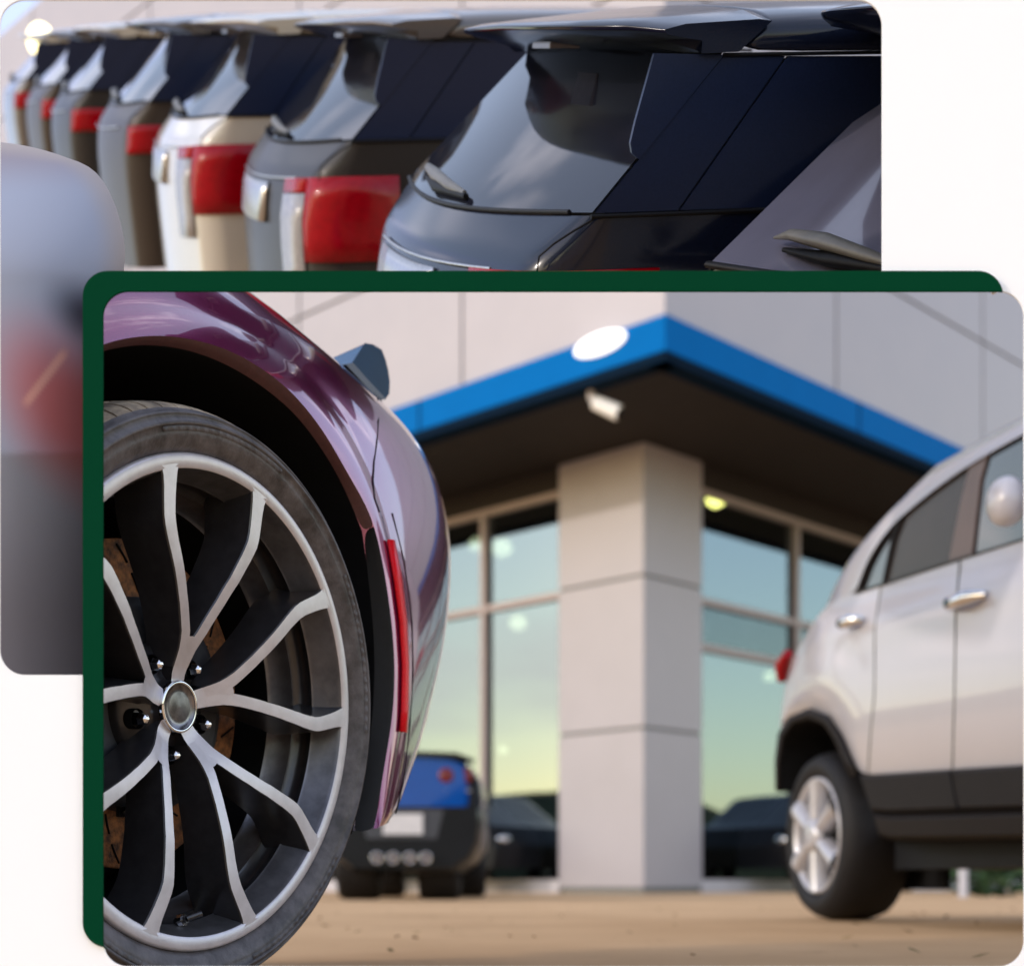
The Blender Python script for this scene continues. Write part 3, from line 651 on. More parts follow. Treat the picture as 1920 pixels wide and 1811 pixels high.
# cladding
cl2 = [(1612, 1452), (1660, 1450), (1720, 1446), (1786, 1442), (1880, 1436), (2040, 1427)]; cb = [(1650, 1566), (1672, 1574), (1720, 1574), (1792, 1573), (1880, 1572), (2040, 1570)]
rows = [[sp(x0 + (x1 - x0) * t, y0 + (y1 - y0) * t, w) for (x0, y0), (x1, y1) in zip(cl2, cb)] for t, w in ((0, .012), (.04, .03), (.55, .03), (.62, .0), (.68, .03), (.95, .02), (1, -.03), (1.0, -.3))]
mb = MB(); mb.grid(rows, smooth=False); mb.build('sill_cladding', M['cladding'], sv_, bevel=0.004)
mb = MB(); mb.tube([sp(1780, 1445, .033), sp(1788, 1490, .033), sp(1796, 1518, .033)], 0.004, 6); mb.build('cladding_seam', M['black'], sv_)
ar = [(1612, 1452), (1600, 1428), (1580, 1380), (1556, 1342), (1522, 1328), (1485, 1343), (1464, 1375), (1458, 1425), (1459, 1482)]
ai = [(1600, 1456), (1586, 1426), (1570, 1388), (1550, 1358), (1520, 1346), (1490, 1356), (1472, 1382), (1464, 1428), (1464, 1484)]
A_ = [sp(x, y, 0.012) for x, y in ar]; B_ = [sp(x, y, 0.014) for x, y in ai]
mb = MB(); mb.grid([A_, B_]); mb.build('arch_moulding', M['cladding'], sv_, solid=0.012)
mb = MB(); mb.grid([B_, [p - N2 * 0.34 for p in B_]]); c = SC_ - N2 * 0.30
mb.prism([c + F2 * a + V((0, 0, b_)) for a, b_ in ((-.38, -.2), (.42, -.2), (.42, .2), (.2, .42), (-.2, .42), (-.38, .2))], -N2 * 0.02)
mb.build('wheel_arch', M['liner'], sv_)
mb = MB(); mb.box(SC_ + F2 * 0.40 - N2 * 0.12 + V((0, 0, -.13)), F2 * 2.6, -N2 * 1.3, (0, 0, 0.16)); mb.build('underbody', M['black'], sv_)
# wheels: tyre, rim with five spokes
Zv = V((0, 0, 1))
M['rim_silver'] = mat('silver_wheel_paint', (0.50, 0.49, 0.52), 0.35, metal=0.35, coat=0.4, noise=0.1, nscale=20)
def suv_wheel(C, mats=(M['rubber_plain'], M['rim_silver'])):
    R = C.z - 0.002
    wh = empty('wheel', (0, 0, 0)); wh.parent = sv_; wh.matrix_parent_inverse = Matrix.Translation(-sv_.location)
    mb = MB(); mb.lathe([(R * .68, -0.01), (R * .72, .006), (R * .82, .016), (R * .90, .008), (R * .965, -.02), (R, -.06), (R, -.19), (R * .95, -.235), (R * .7, -.25)], C, N2, F2, Zv, 64); o = mb.build('tyre', mats[0], wh)
    mb = MB(); mb.lathe([(R * .69, -.012), (R * .69, .006), (R * .665, .008), (R * .63, -.01), (R * .60, -.12)], C, N2, F2, Zv, 48)
    for k in range(6):
        a0 = 2 * math.pi * k / 6 + math.pi / 2
        for (w0, w1, zt_) in ((0.26, 0.15, 0.004),):
            q = []
            for rr, hw in ((R * .12, .22), (R * .3, .16), (R * .5, .135), (R * .665, .18)):
                q.append((rr, hw))
            L_ = [C + (F2 * math.cos(a0 - h / (rr / R + .35)) + Zv * math.sin(a0 - h / (rr / R + .35))) * rr + N2 * (zt_ + .012) for rr, h in q]
            M_ = [C + (F2 * math.cos(a0) + Zv * math.sin(a0)) * rr + N2 * (zt_ + .026) for rr, h in q]
            R_ = [C + (F2 * math.cos(a0 + h / (rr / R + .35)) + Zv * math.sin(a0 + h / (rr / R + .35))) * rr + N2 * (zt_ + .012) for rr, h in q]
            mb.grid([[p - N2 * .05 for p in L_], L_, M_, R_, [p - N2 * .05 for p in R_]])
    mb.lathe([(R * .2, 0), (R * .19, .03), (R * .1, .034), (0.0001, .034)], C, N2, F2, Zv, 24)
    mb.build('rim', mats[1], wh)
    mb = MB(); mb.lathe([(R * .66, -.07), (0.0001, -.07)], C, N2, F2, Zv, 32); mb.build('wheel_back', M['black'], wh)
_P = PINV
def PINV(p):
    if p.name.startswith('wheel'): return Matrix.Identity(4)
    return Matrix.Translation(p.location).inverted()
suv_wheel(SC_ + N2 * 0.0)
suv_wheel(SC_ + F2 * 2.75)
suv_wheel(SC_ - N2 * 1.35)
# ------------------------------------------------------------------ blue sports car behind the plum car
YB = 11.6; kB = YB / F
bc0 = atY(757, 1680, YB); bcx = bc0.x
bc = empty('sports_car', (bcx, YB, 0), 'vivid blue sports car with four exhaust tips seen from behind', 'car')
def bp(dx, y, dpt=0.0): return V((bcx + dx * kB, YB + dpt, HCAM + (PY - y) * kB))
half = [(0, 1412), (45, 1413), (92, 1418), (118, 1427), (124, 1452), (126, 1490), (124, 1512)]
quart = [(0, 1414), (92, 1420), (130, 1436), (146, 1462), (150, 1495), (148, 1512)]
lowh = [(148, 1512), (150, 1540), (146, 1580), (128, 1612), (98, 1634), (0, 1638)]
def sym(h): return [(-a, y) for a, y in reversed(h) if a > 0] + list(h)
def loft(h, name, m, ds, cy=1520):
    rows = [[bp(a * s_, cy + (y - cy) * s_, d_) for a, y in sym(h)] for d_, s_ in ds]
    mb = MB(); mb.grid(rows); mb.add(rows[0], [tuple(range(len(rows[0])))], 0, False); return mb.build(name, m, bc, bevel=0.01)
loft(half, 'rear_deck', M['corv_blue'], [(-0.05, .92), (-0.01, .96), (0.06, .99), (0.3, .995)])
loft(quart, 'rear_quarter', M['navy'], [(0.02, .96), (0.1, .985), (0.5, 1.0), (2.4, 1.0), (4.2, .9)])
loft(lowh, 'rear_bumper', M['black_matt'], [(-0.06, .93), (0.02, .975), (0.12, .99), (0.5, 1.0), (4.2, .95)])
cab = [(0, 1401), (60, 1402), (95, 1408), (118, 1425), (122, 1440)]
rows = [[bp(a * s_, y, d_) for a, y in sym(cab)] for d_, s_ in ((0.5, .97), (0.9, 1.0), (2.2, .95))]
mb = MB(); mb.grid(rows); mb.add(rows[0], [tuple(range(len(rows[0])))]); mb.build('cabin', M['black_gloss'], bc)
mb = MB(); mb.prism([bp(a, y, -0.075) for a, y in sym([(0, 1408), (100, 1412), (132, 1424), (130, 1432), (95, 1422), (0, 1418)])], (0, 0.16, 0)); mb.build('rear_lip', M['black_gloss'], bc)
mb = MB(); mb.prism([bp(a, y, -0.09) for a, y in ((-37, 1526), (37, 1526), (37, 1564), (-37, 1564))], (0, 0.02, 0)); mb.build('number_plate', M['plate'], bc)
mb = MB(); mb.prism([bp(a, y, -0.07) for a, y in ((-80, 1518), (76, 1518), (62, 1572), (-68, 1572))], (0, 0.03, 0)); mb.build('plate_recess', M['hat'], bc)
for dx in (-124, -86, 80, 116):
    mb = MB(); c = bp(dx, 1453 + abs(dx) * .01, -0.045 + (abs(dx) / 150) ** 2 * .05); mb.lathe([(0.062, .03), (0.062, -0.02), (0.045, -0.03), (0.0001, -0.022)], c, (0, 1, 0), (1, 0, 0), (0, 0, 1), 20); mb.build('tail_light', M['dark_red'], bc)
    mb = MB(); c = bp(dx, 1482, -0.045 + (abs(dx) / 150) ** 2 * .05); ellipsoid(mb, c, (0.05, 0, 0), (0, .02, 0), (0, 0, .018)); mb.build('reverse_light', M['clear_lens'], bc)
for dx in (-48, -18, 13, 43):
    mb = MB(); c = bp(dx, 1608, -0.10); mb.lathe([(0.046, .15), (0.048, -0.02), (0.042, -0.028), (0.036, -0.02), (0.034, 0.02)], c, (0, 1, 0), (1, 0, 0), (0, 0, 1), 20); mb.lathe([(0.034, .02), (0.0001, .02)], c, (0, 1, 0), (1, 0, 0), (0, 0, 1), 20, 1)
    mb.build('exhaust_tip', [M['chrome'], M['pillar']], bc)
for dx in (-112, 112):
    mb = MB(); mb.prism([bp(a, y, -0.02 + .02) for a, y in ((dx - 26, 1521), (dx + 24, 1519), (dx + 24, 1527), (dx - 26, 1530))], (0, -0.05, 0)); mb.build('bumper_reflector', M['red_bright'], bc)
for dx, dp in ((-95, .55), (62, .55), (-95, 3.2), (100, 3.2)):
    wR = 0.335 if dx != 62 else 0.335
    c = V((bcx + dx * kB, YB + dp, wR))
    mb = MB(); mb.lathe([(wR * .6, -.17), (wR * .95, -.17), (wR, -.12), (wR, .12), (wR * .95, .17), (wR * .6, .17)], c, (1, 0, 0), (0, 1, 0), (0, 0, 1), 32); mb.build('tyre', M['rubber_plain'], bc)

# ------------------------------------------------------------------ two dark cars standing by the windows
def dark_car(loc, U, N, label, paint, flip=1):
    t = empty('parked_car', (loc.x, loc.y, 0), label, 'car', 'dark cars by the showroom windows')
    def P(x, z, y): return Z(loc, 0) + U * x - N * y + V((0, 0, z))
    prof = [(-2.1, .35), (-2.15, .7), (-2.0, .98), (-1.55, 1.08), (-.9, 1.5), (-.2, 1.58), (.9, 1.52), (1.75, 1.15), (1.95, .95), (2.0, .4)]
    rows = []
    for y_, s_ in ((0.0, .93), (0.04, .97), (0.16, 1.0), (1.5, 1.0), (1.66, .97), (1.7, .93)):
        rows.append([P(x * (1 - (1 - s_) * .3), .35 + (z - .35) * s_, y_) for x, z in prof])
    mb = MB(); mb.grid(rows); mb.add(rows[0], [tuple(range(len(prof)))], 0, False); mb.add(rows[-1], [tuple(range(len(prof)))], 0, False); mb.build('body', paint, t, bevel=.02)
    for y_ in (-.006, 1.686):
        mb = MB(); mb.prism([P(x, z, y_) for x, z in ((-1.3, 1.02), (-.85, 1.36), (-.2, 1.43), (.8, 1.38), (1.4, 1.08))], -N * .02); mb.build('side_window', M['dark_glass'], t)
        for x_ in (-1.35, 1.3):
            c = P(x_, .33, y_ + (.02 if y_ < 1 else -.02)); ax = N if y_ < 1 else -N
            mb = MB(); mb.lathe([(.2, .0), (.3, .012), (.33, -.03), (.33, -.18), (.2, -.2)], c, ax, U, Zv, 32); mb.build('tyre', M['rubber_plain'], t)
            mb = MB(); mb.lathe([(.205, 0), (.2, .008), (.18, -.01)], c, ax, U, Zv, 32)
            for k in range(5):
                a = 2 * math.pi * k / 5
                q = [c + (U * math.cos(a + h) + Zv * math.sin(a + h)) * r_ + ax * .005 for r_, h in ((.04, -.5), (.19, -.2), (.19, .2), (.04, .5))]
                mb.prism(q, -ax * .02)
            mb.build('rim', M['steel'], t)
    for y_ in (.12, 1.35):
        mb = MB(); ellipsoid(mb, P(-2.08, .78, y_ + .1), -U * .06, N * .14, (0, 0, .07)); mb.build('headlight', M['chrome'], t)
    return t
k = (868 - PX) / F; cD = GL0 + NL * 1.0; sD = (k * cD.y - cD.x) / (UL.x - k * UL.y)
dark_car(cD + UL * (sD + 1.45), UL, NL, 'dark hatchback before the window left of the column', M['black_matt'])
k = (1545 - PX) / F; cD = GR0 + NR * 1.0; sD = (k * cD.y - cD.x) / (UR.x - k * UR.y)
dark_car(cD + UR * (sD + 1.3), UR, NR, 'dark car half hidden behind the white SUV wheel', M['black_matt'])
# dry leaf scraps lying about on the lot
t = MB()
rl = random.Random(3)
for i in range(60):
    Yq = rl.uniform(2.6, 8.0); x = rl.uniform(-.25, .36) * Yq; a = rl.random() * 6.3; s_ = rl.uniform(.008, .02)
    u_ = V((math.cos(a), math.sin(a), 0)) * s_; v_ = V((-math.sin(a), math.cos(a), 0)) * s_ * .6; c = V((x, Yq, .004)); up = V((0, 0, s_ * .5))
    t.add([c - u_, c + v_ + up * .6, c + u_ + up, c - v_ + up * .2, c + up * .7], [(0, 3, 4), (3, 2, 4), (2, 1, 4), (1, 0, 4)], 0, False)
M['dry_leaf'] = mat('dry_leaf', (0.26, 0.17, 0.05), 0.8, noise=0.4, nscale=9)
tag(t.build('leaf_litter', M['dry_leaf'], recalc=False), 'dry leaf scraps scattered over the tan concrete', 'leaves', kind='stuff')
# planting and posts seen under the SUV
hp = atY(1875, 1618, 15.0)
t = MB()
for i in range(700):
    c = V((hp.x - .5 + random.random() * 1.6, hp.y - .3 + random.random() * .6, random.random() * .42 + .02)); a = random.random() * 6.3; s_ = .05 + .05 * random.random()
    u_ = V((math.cos(a), math.sin(a), random.uniform(-.5, .5))) * s_; v_ = V((-math.sin(a) * .5, math.cos(a) * .5, random.uniform(.2, .9))) * s_
    t.add([c - u_, c + v_ * .5, c + u_, c - v_ * .5], [(0, 1, 2, 3)], 0, False)
tag(t.build('low_hedge', M['leaf'], recalc=False), 'low green hedge seen underneath the white SUV', 'hedge')
for px, lb in ((1806, 'white post nearer the SUV wheel seen under the car'),):
    p = atY(px, 1640, 14.0); mb = MB(); mb.tube([(p.x, p.y, 0), (p.x, p.y, .5), (p.x, p.y, .54)], [.045, .045, .03], 14); tag(mb.build('bollard', M['plinth']), 'short white bollard seen underneath the white SUV', 'bollard')
# ------------------------------------------------------------------ row of SUVs on the upper rise
TH = math.atan((PY - 90) / F)
cT, sT = math.cos(TH), math.sin(TH)
xb = (-120 - PX) / F / math.sqrt(1 + ((PY - 90) / F) ** 2)
rB = V((xb, 1, 0)).normalized(); dB = V((rB.y, -rB.x, 0))
def fromB(v): return V((v.x, v.y * cT - v.z * sT, v.y * sT + v.z * cT))
AX, BX, ZX = fromB(dB), fromB(rB), V((0, -sT, cT))
SHELF = (CAM, V((0, -(PY - 527) / F, 1)).normalized() * -1)          # bodies end where the frame's top bar hides them

def basis_matrix(origin, ax, bx, zx, s=(1, 1, 1)):
    m = Matrix.Identity(4)
    for i in range(3):
        m[i][0] = ax[i] * s[0]; m[i][1] = bx[i] * s[1]; m[i][2] = zx[i] * s[2]; m[i][3] = origin[i]
    return m
WID = 0.80
BUL = [1.0]
def gb(f_): return BUL[0] * math.sin(math.pi * .86 * min(1.0, max(0.0, f_)))
def plan(z, n=7):
    """plan outline of the lower body at height z: near side front -> rear -> far side front; (a, b, z)"""
    t = min(1, max(0, -z / 0.06)); tail = -0.004 - 0.066 * t - 0.02 * min(1, max(0, (-z - .06) / .1)); rc = 0.03 + .04 * t
    o = [(2.0, .03), (1.6, -.004), (1.0, 0.0 - .008 * t), (0.5, -0.008 * t), (0.25, -0.006 * t), (0.10, -0.004 * t)]
    for i in range(n + 1):
        a = math.pi / 2 * i / n; o.append((tail + rc - rc * math.sin(a), rc - rc * math.cos(a)))
    for i in range(1, 10): o.append((tail, rc + (WID - 2 * rc) * i / 10))
    for i in range(n + 1):
        a = math.pi / 2 * (1 - i / n); o.append((tail + rc - rc * math.sin(a), WID - rc + rc * math.cos(a)))
    o += [(0.25, WID), (0.5, WID), (1.0, WID), (1.6, WID), (2.0, WID - .03)]
    k = lambda a: max(0.0, 1 - max(0, a - tail) / .25)
    return [(a - .075 * gb(b_ / WID) * k(a) * (1 - .25 * t), b_, z - .022 * gb(b_ / WID) * k(a)) for a, b_ in o]
def glass_pt(b_, v_, lift=0.0):
    f_ = b_ / WID; tum = 0.03 * v_; g_ = gb(f_)
    return (v_ * 0.195 - .078 * g_ * (1 - .6 * v_) - lift * .7, tum + f_ * (WID - 2 * tum), v_ * 0.187 + .004 - .022 * g_ * (1 - v_) + lift * .7)

def row_suv(mw, paint, roofp, label, dark=True, light=True, trim=True, bis_world=None, wsc=1.0, gm='rear_glass', far=False):
    t = empty('row_suv', (0, 0, 0), label, 'car', 'SUVs parked in a receding row', matrix=mw)
    t['localmesh'] = 1
    inv = mw.inverted()
    bl = []
    for (co, no) in (bis_world or [SHELF, (mw @ V((.8, 0, 0)), AX)]):
        c2 = inv @ co; n2 = (inv.to_3x3().inverted().transposed().inverted().transposed() @ no)
        n2 = mw.to_3x3().transposed() @ no
        bl.append((c2, n2.normalized()))
    K = dict(parent=t, bis=bl)
    mb = MB(); zs = [-0.5, -0.3, -0.16, -0.10, -0.07, -0.05, -0.03, -0.012, 0.0]
    rows = [plan(z) for z in zs]; mb.grid(rows)
    mb.build('lower_body', paint, subsurf=1, **K)
    # bonnet
    mb = MB(); mb.grid([[(1.25, b_, .0) for b_ in (0, .2, .4, .6, .8)], [(1.7, b_, -.03) for b_ in (.01, .2, .4, .6, .79)], [(2.0, b_, -.1) for b_ in (.03, .2, .4, .6, .77)]]); mb.build('bonnet', paint, **K)
    # roof with side rails
    rows = []
    for a, dz in ((0.245, 0.0), (0.42, .006), (0.7, .008), (1.0, -.004), (1.1, -.016)):
        sec = [(.026, .190 + dz * .4), (.022, .205 + dz), (.028, .224 + dz), (.05, .2365 + dz), (.14, .248 + dz), (.4, .256 + dz), (.66, .248 + dz), (.75, .2365 + dz), (.772, .224 + dz), (.778, .205 + dz), (.774, .190 + dz * .4)]
        rows.append([(a - (.19 - 0) * 0 + (z - .236) * .95 * (1 if a < .3 else 0), b_, z) for b_, z in sec])
    mb = MB(); mb.grid(rows); mb.build('roof', roofp, subsurf=1, solid=.006, **K)
    # roof spoiler
    rows = []
    for i in range(15):
        f_ = i / 14; b_ = .022 + f_ * .756; e_ = abs(2 * f_ - 1); back = 0.0 + .085 * e_ ** 3
        if f_ < .12: back += .02
        rise = .004 * (1 - e_)
        dn = 0.0 if e_ < .93 else .004
        rows.append([(back, b_, .2215 + rise - dn), (back + .03, b_, .228 + rise - dn), (.243, b_, .238 + .014 * (1 - e_ ** 2) - dn * 2), (.262, b_, .236 + .010 * (1 - e_ ** 2) - dn * 2), (.215, b_, .192), (.16, b_, .190 + .006 * (1 - e_)), (back + .055, b_, .205), (back + .004, b_, .2155 + rise - dn)])
    mb = MB(); mb.grid(rows, True); mb.add(rows[0], [tuple(range(8))]); mb.add(rows[-1], [tuple(range(8))])
    mb.build('spoiler', roofp, bevel=.002, **K)
    mb = MB(); mb.box((.085, .40, .196), (.05, 0, .0), (0, .08, 0), (0, 0, .012)); mb.build('brake_lamp', M['clear_lens'], bevel=.002, **K)
    # rear window
    rows = [[glass_pt(WID * i / 16, v_) for i in range(17)] for v_ in (0, .12, .25, .4, .55, .7, .85, 1.0, 1.06)]
    mb = MB(); mb.grid(rows); mb.build('rear_window', M[gm], **K)
    mb = MB(); mb.tube([glass_pt(WID * i / 16, 0.0, lift=.001) for i in range(1, 17)], .0035, 6); mb.build('window_seal', M['trim'], **K)
    # side glass panels (near and far)
    for s_ in (0, 1):
        def Q(a, z, o_=0.0):
            b_ = .03 * (z / .187) + o_; return (a, b_ if s_ == 0 else WID - b_, z)
        def pnl(name, pts, th=.004, m=None):
            mb = MB(); q = [Q(a, z, .0055 if name == 'pillar_trim' else 0.0) for a, z in pts]; mb.prism(q, (0, th if s_ == 0 else -th, 0)); mb.build(name, m or M['side_glass'], bevel=.0008, **K)
        pnl('quarter_panel', [(.0045, .003), (.127, .003), (.290, .187), (.1975, .187)])
        pnl('side_window', [(.131, .003), (.46, .003), (.56, .187), (.294, .187)])
        pnl('side_window', [(.466, .003), (.86, .003), (.86, .187), (.566, .187)])
        pnl('side_window', [(.868, .003), (1.28, .0), (1.1, .175), (.868, .187)])
        pnl('pillar_trim', [(.012, .004), (1.26, .002), (1.09, .172), (.205, .186)], .003, M['black'])
        if s_ == 0:
            mb = MB(); mb.prism([Q(a, z, -.0015) for a, z in ((.0705, .066), (.060, .074), (.058, .086), (.066, .112), (.095, .1905), (.1972, .1885))], (0, .006, 0)); mb.build('air_fin', M['side_glass'], bevel=.001, **K)
        mb = MB(); mb.tube([Q(-.002, -.001, -.001), Q(.4, -.001, -.001), Q(1.25, -.004, -.001)], .0032, 6); mb.build('belt_seal', M['black'], **K)
        mb = MB(); mb.tube([Q(.196, .1885, -.001), Q(.6, .193, -.001), Q(1.05, .185, -.001)], .0028, 6); mb.build('roof_seal', M['black'], **K)
    # windscreen
    mb = MB(); mb.grid([[(1.28, b_, .0) for b_ in (0, .2, .4, .6, .8)], [(1.1, .03 + b_ * .925, .205) for b_ in (0, .2, .4, .6, .8)]]); mb.build('windscreen', M['rear_glass'], **K)
    # inner floor so that the cabin is not open
    mb = MB(); mb.prism([(.03, .03, .0), (1.25, .03, .0), (1.25, .77, .0), (.03, .77, .0)], (0, 0, -.02)); mb.build('parcel_shelf', M['black'], **K)
    # tail lights wrapped round both rear corners
    for s_ in (0, 1):
        def wrap(z0, z1, i0, i1, name, m, off, mi=None):
            rows = []
            for z in [z0 + (z1 - z0) * k / 4 for k in range(5)]:
                o_ = plan(z); c = []
                for i in range(i0, i1 + 1):
                    a, b_, zq = o_[i]; p, q = o_[max(0, i - 1)], o_[min(len(o_) - 1, i + 1)]
                    d_ = V((q[0] - p[0], q[1] - p[1], 0)).normalized(); nn = V((-d_.y, d_.x, 0)); 
                    c_ = V((.4, .4, 0)); nn = nn if (V((a, b_, 0)) - c_).dot(nn) > 0 else -nn
                    a2, b2 = a + nn.x * off, b_ + nn.y * off
                    c.append((a2, b2 if s_ == 0 else WID - b2, zq))
                rows.append(c)
            mb = MB(); mb.grid(rows); return mb.build(name, m, solid=.006, **K)
        wrap(-.15 if far else -.24, -.068, 5, 11 if far else 13 if s_ == 0 else 9, 'tail_light', M['red_bright'], .005)
        if s_ == 0 and not far:
            wrap(-.098, -.0685, 13, 15, 'light_bar', M['red_bright'], .0055)
            wrap(-.30, -.10, 13, 15, 'reverse_lamp', M['clear_lens'], .007)
    # tailgate trim, plate recess
    def rowpts(z, i0, i1, off):
        o_ = plan(z); return [(o_[i][0] - off, o_[i][1], o_[i][2]) for i in range(i0, i1 + 1)]
    if not far: mb = MB(); mb.grid([rowpts(-.165, 17, 22, .006), rowpts(-.10, 17, 22, .008), rowpts(-.078, 17, 22, .005)]); mb.build('tailgate_garnish', M['steel'], solid=.006, **K)
    mb = MB(); mb.tube([(o_[0] - .004, o_[1], o_[2]) for o_ in plan(-.068)[14:23]], .0022, 6); mb.build('chrome_strip', M['steel'], **K)
    # hatch seam
    mb = MB(); mb.tube([(.002, -.001, -.004), (-.03, .001, -.020), (-.052, .008, -.034), (-.07, .016, -.05), (-.072, .02, -.075)], .0016, 6); mb.build('hatch_seam', M['black'], **K)
    # wiper
    g = [glass_pt(b_, v_, lift=l_) for b_, v_, l_ in ((.685, .12, .008), (.64, .128, .013), (.55, .112, .015), (.44, .082, .012), (.37, .064, .008))]
    mb = MB(); mb.tube(g, [q * wsc for q in (.002, .007, .0105, .008, .004)], 10); mb.build('wiper', M['wiper'], **K)
    g2 = [glass_pt(b_, v_, lift=l_) for b_, v_, l_ in ((.65, .088, .004), (.52, .066, .007), (.36, .050, .006))]
    mb = MB(); mb.tube(g2, [q * wsc for q in (.003, .010, .005)], 8); mb.build('wiper_blade', M['black'], **K)
    return t
M['side_glass'] = mat('blue_black_side_glass', (0.010, 0.016, 0.042), 0.25, spec=0.2, coat=0.0, noise=0.2, nscale=300)
def place(px, py, Y, s=1.0):
    """origin so that the far foot of the rear window stands at that pixel and depth"""
    G = V(glass_pt(.76, 0.0)); P = atY(px, py, Y)
    return P - (AX * G.x + BX * G.y + ZX * G.z) * s
org = atY(1110, 405, 1.95)
row_suv(basis_matrix(org, AX, BX, ZX), M['navy'], M['navy'], 'gleaming black SUV with roof spoiler, sharpest of the row', bis_world=[SHELF, (org + AX * .62, AX)])
cars = [((500, 243), 3.72, 'graphite', 'silver', 'graphite SUV with pale roof, next behind the sharp black SUV'),
        ((325, 206), 4.5, 'white_paint', 'white_paint', 'white SUV beyond the graphite SUV'),
        ((213, 184), 5.3, 'bronze', 'silver', 'blurred brown SUV fourth along the row, after the white SUV'),
        ((122, 166), 6.6, 'graphite', 'white_paint', 'blurred dark SUV with white roof, fifth along the row'),
        ((72, 156), 7.8, 'bronze', 'silver', 'small blurred SUV sixth along the row'),
        ((25, 148), 9.2, 'silver', 'white_paint', 'smallest SUV at the far left end of the row')]
for (px, py), Y, p1, p2, lb in cars:
    row_suv(basis_matrix(place(px, py, Y), AX, BX, ZX), M[p1], M[p2], lb, far=Y > 5)
# lamp added for a bright round spot far behind the end of the row
lp = atY(76, 76, 12.5)
t = empty('added_lamp', (lp.x, lp.y, 0), 'glowing yellow lamp added above the far left end of the SUV row', 'lamp')
M['added_bulb'] = mat('added_lamp_globe', (1, .9, .6), .5, emit=((1.0, .86, .42), 1.6))
mb = MB(); ellipsoid(mb, lp, V((.11, 0, 0)), V((0, .11, 0)), V((0, 0, .14))); mb.build('globe', M['added_bulb'], t)
mb = MB(); mb.tube([(lp.x, lp.y, 0), (lp.x, lp.y, lp.z - .13)], [.06, .035], 10); mb.build('post', M['trim'], t)
# nearest SUV at the right edge of the row: turned a little more towards the viewer
ang = math.radians(-29)
r0 = V((rB.x * math.cos(ang) - rB.y * math.sin(ang), rB.x * math.sin(ang) + rB.y * math.cos(ang), 0)); r0 = V((-0.72, 0.69, 0)).normalized(); d0 = V((r0.y, -r0.x, 0))
A0, B0 = fromB(d0), fromB(r0); sc0 = (2.35, .66, 1.32)
BUL[0] = .12
G = V(glass_pt(.79, 0.0)); P = atY(1335, 498, 1.92)
o0 = P - (A0 * G.x * sc0[0] + B0 * G.y * sc0[1] + ZX * G.z * sc0[2])
WALLCUT = (V((0, 1.545, 0)), V((0, -1, 0)))
row_suv(basis_matrix(o0, A0, B0, ZX, sc0), M['bronze'], M['navy'], 'nearest SUV of the row, cut off by the white wall at right', bis_world=[SHELF, WALLCUT, (o0 + A0 * 1.0, A0)], wsc=.75, gm='sky_glass')
# ------------------------------------------------------------------ silver car close by on the left
ns = empty('near_car', tuple(atY(100, 700, 1.75)), 'pale blue grey car tail with salmon lamp, close at the left edge', 'car')
ys = [None, None, None, 372, 420, 470, 512, 560, 640, 760, 900, 1050, 1180, 1300]
rt = [238, 255, 266, 272, 272, 262, 246, 215, 190, 182, 179, 177, 176, 176]
def nearpt(x, y, lift=0.0):
    f_ = (x + 80) / 255
    Yd = 1.64 + .05 * max(0, f_) ** 3 + 0.0000032 * max(0, 520 - y) ** 2 + (0.12 * ((y - 850) / 450) if y > 850 else 0)
    return atY(x, y, Yd - lift)
def smooth(a, b_, x):
    t = min(1, max(0, (x - a) / (b_ - a))); return t * t * (3 - 2 * t)   # also runs downwards when b_ < a
def lampd(x, y):   # 1 inside the lamp lens, fading out at its rim as painted blur
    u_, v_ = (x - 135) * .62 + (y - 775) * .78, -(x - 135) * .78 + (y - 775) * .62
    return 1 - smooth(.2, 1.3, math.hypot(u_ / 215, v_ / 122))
def gapd(x, y):  # dark gap beside the lamp, a soft-edged colour patch
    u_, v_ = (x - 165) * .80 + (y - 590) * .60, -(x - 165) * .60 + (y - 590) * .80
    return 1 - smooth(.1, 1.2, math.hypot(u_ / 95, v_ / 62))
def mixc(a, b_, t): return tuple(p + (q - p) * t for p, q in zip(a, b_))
def nearcol(x, y, xr=None, y0=0):  # soft colour blends imitate defocus blur on body, edges and lamp
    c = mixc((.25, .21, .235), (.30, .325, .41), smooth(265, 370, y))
    c = mixc(c, (.20, .20, .245), smooth(860, 1180, y))  # shading of the lower tail painted into the colour
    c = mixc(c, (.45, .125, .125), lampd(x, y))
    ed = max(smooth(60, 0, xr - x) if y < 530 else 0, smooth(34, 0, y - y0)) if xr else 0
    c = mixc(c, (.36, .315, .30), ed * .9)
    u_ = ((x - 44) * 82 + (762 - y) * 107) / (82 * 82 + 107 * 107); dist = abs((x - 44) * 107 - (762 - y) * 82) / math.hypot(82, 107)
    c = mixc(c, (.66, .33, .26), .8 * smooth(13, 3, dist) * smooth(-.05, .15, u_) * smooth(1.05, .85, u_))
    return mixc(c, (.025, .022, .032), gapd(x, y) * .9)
bmats = bpy.data.materials.new('blue_grey_paint_soft_shaded'); bmats.use_nodes = True
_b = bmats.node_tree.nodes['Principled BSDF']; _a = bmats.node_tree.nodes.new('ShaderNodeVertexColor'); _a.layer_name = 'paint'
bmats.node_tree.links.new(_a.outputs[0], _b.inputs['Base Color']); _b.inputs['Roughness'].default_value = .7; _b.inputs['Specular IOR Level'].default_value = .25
def cget(arr, t):
    k = min(len(arr) - 2, int(t)); return arr[k] + (arr[k + 1] - arr[k]) * (t - k)
NR_, NC_ = 160, 60
pts, px_ = [], []
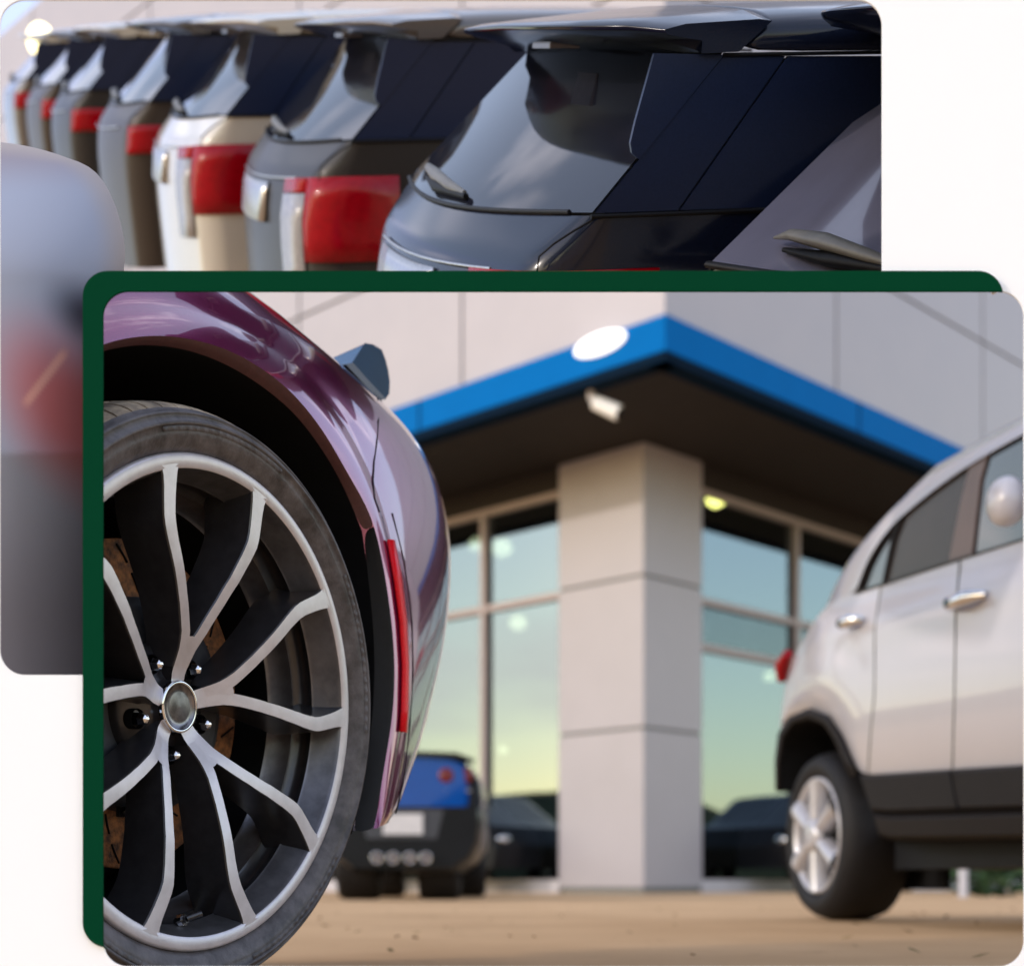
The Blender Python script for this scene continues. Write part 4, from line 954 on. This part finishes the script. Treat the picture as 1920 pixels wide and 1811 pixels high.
for j in range(NR_ + 1):
    t = j / NR_
    row, rp = [], []
    for i in range(NC_ + 1):
        f_ = i / NC_
        y0 = 264 + 33 * f_ ** 2.6
        y = y0 + (1310 - y0) * (t ** 1.25)
        # right-hand outline of the tail
        yy = [250, 297, 304, 313, 325, 342, 362, 390, 420, 450, 480, 510, 540, 580, 640, 760, 900, 1320]; xx = [118, 128, 148, 166, 181, 195, 206, 218, 227, 233, 235, 232, 224, 209, 194, 184, 179, 176]
        k = 0
        while k < len(yy) - 2 and yy[k + 1] < y: k += 1
        q = (y - yy[k]) / (yy[k + 1] - yy[k]); xr = xx[k] + (xx[k + 1] - xx[k]) * q
        x = -80 + (xr + 80) * f_
        row.append(nearpt(x, y)); rp.append((x, y, xr, y0))
    pts.append(row); px_.append(rp)
def nearmesh(name, test):
    me = bpy.data.meshes.new(name); idx = {}; vs_, cs_, fs = [], [], []
    def gi(j, i):
        if (j, i) not in idx:
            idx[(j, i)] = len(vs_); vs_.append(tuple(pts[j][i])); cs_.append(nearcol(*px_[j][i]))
        return idx[(j, i)]
    for j in range(NR_):
        for i in range(NC_):
            x, y = px_[j][i][:2]
            if test(x, y): fs.append((gi(j, i), gi(j, i + 1), gi(j + 1, i + 1), gi(j + 1, i)))
    me.from_pydata(vs_, [], fs); me.materials.append(bmats)
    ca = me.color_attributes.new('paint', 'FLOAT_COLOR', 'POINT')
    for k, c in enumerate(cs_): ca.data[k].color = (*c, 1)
    for p in me.polygons: p.use_smooth = True
    o = bpy.data.objects.new(name, me); COL.objects.link(o); o.parent = ns; o.matrix_parent_inverse = PINV(ns)
    return o
isl = lambda x, y: lampd(x, y) > .45 and gapd(x, y) < .5
isg = lambda x, y: gapd(x, y) >= .5
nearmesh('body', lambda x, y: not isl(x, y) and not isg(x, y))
nearmesh('tail_lamp', isl); nearmesh('dark_gap', isg)
# ------------------------------------------------------------------ white wall with its two openings, green frame
YWALL = 1.515
def wp(x, y, Y): p = atY(x, y, Y); return p
A_RECT = (193, 546, 1920, 1811); G_RECT = (155, 508, 1881, 1776); B_RECT = (0, 0, 1654, 1265); RR = 47
def arc(cx, cy, r, a0, a1, n=12): return [(cx + r * math.cos(math.radians(a0 + (a1 - a0) * i / n)), cy + r * math.sin(math.radians(a0 + (a1 - a0) * i / n))) for i in range(n + 1)]
r = RR
green = arc(155 + r, 508 + r, r, 180, 270) + arc(1881 - r, 508 + r, r, 270, 350) + [(1873, 546)] + [(193 + r, 546)] + arc(193 + r, 546 + r, r, 270, 180) + arc(193 + r, 1811 - r, r, 180, 140)[:6] + arc(155 + r, 1776 - r, r, 90, 180)
def panel(outline, holes, Y, th, name, m):
    bm = bmesh.new()
    def loop(pts):
        vs_ = [bm.verts.new(wp(x, y, Y)) for x, y in pts]
        return [bm.edges.new((vs_[i], vs_[(i + 1) % len(vs_)])) for i in range(len(vs_))]
    es = loop(outline)
    for h in holes: es += loop(h)
    bmesh.ops.triangle_fill(bm, edges=es, use_beauty=True, use_dissolve=False)
    fs = bm.faces[:]
    ret = bmesh.ops.extrude_face_region(bm, geom=fs)
    bmesh.ops.translate(bm, verts=[v for v in ret['geom'] if isinstance(v, bmesh.types.BMVert)], vec=(0, th, 0))  # sheet thickness
    bmesh.ops.recalc_face_normals(bm, faces=bm.faces)
    me = bpy.data.meshes.new(name); bm.to_mesh(me); bm.free(); me.materials.append(m)
    o = bpy.data.objects.new(name, me); COL.objects.link(o); return o
go = panel(green, [], YWALL - 0.006, 0.003, 'frame', M['green'])
tag(go, 'dark green rounded frame along the top and left of the lower opening', 'frame')
hole = arc(0 + r, 0 + r, r, 180, 270) + arc(1654 - r, r, r, 270, 360) + [(1654, 520), (1840, 520), (1862, 552)] + [(1920 - r, 546)] + arc(1920 - r, 546 + r, r, 270, 360)[1:] + arc(1920 - r, 1811 - r, r, 0, 90) + arc(193 + r, 1811 - r, r, 90, 150) + [(180, 1740), (180, 1265)] + arc(r, 1265 - r, r, 90, 180)
outer = [(-110, -260), (2720, -260), (2720, 1912), (-110, 1912)]
wo_ = panel(outer, [hole], YWALL, 0.002, 'display_wall', M['white_wall'])
tag(wo_, 'white display wall with rounded openings onto the two car lots', 'wall')
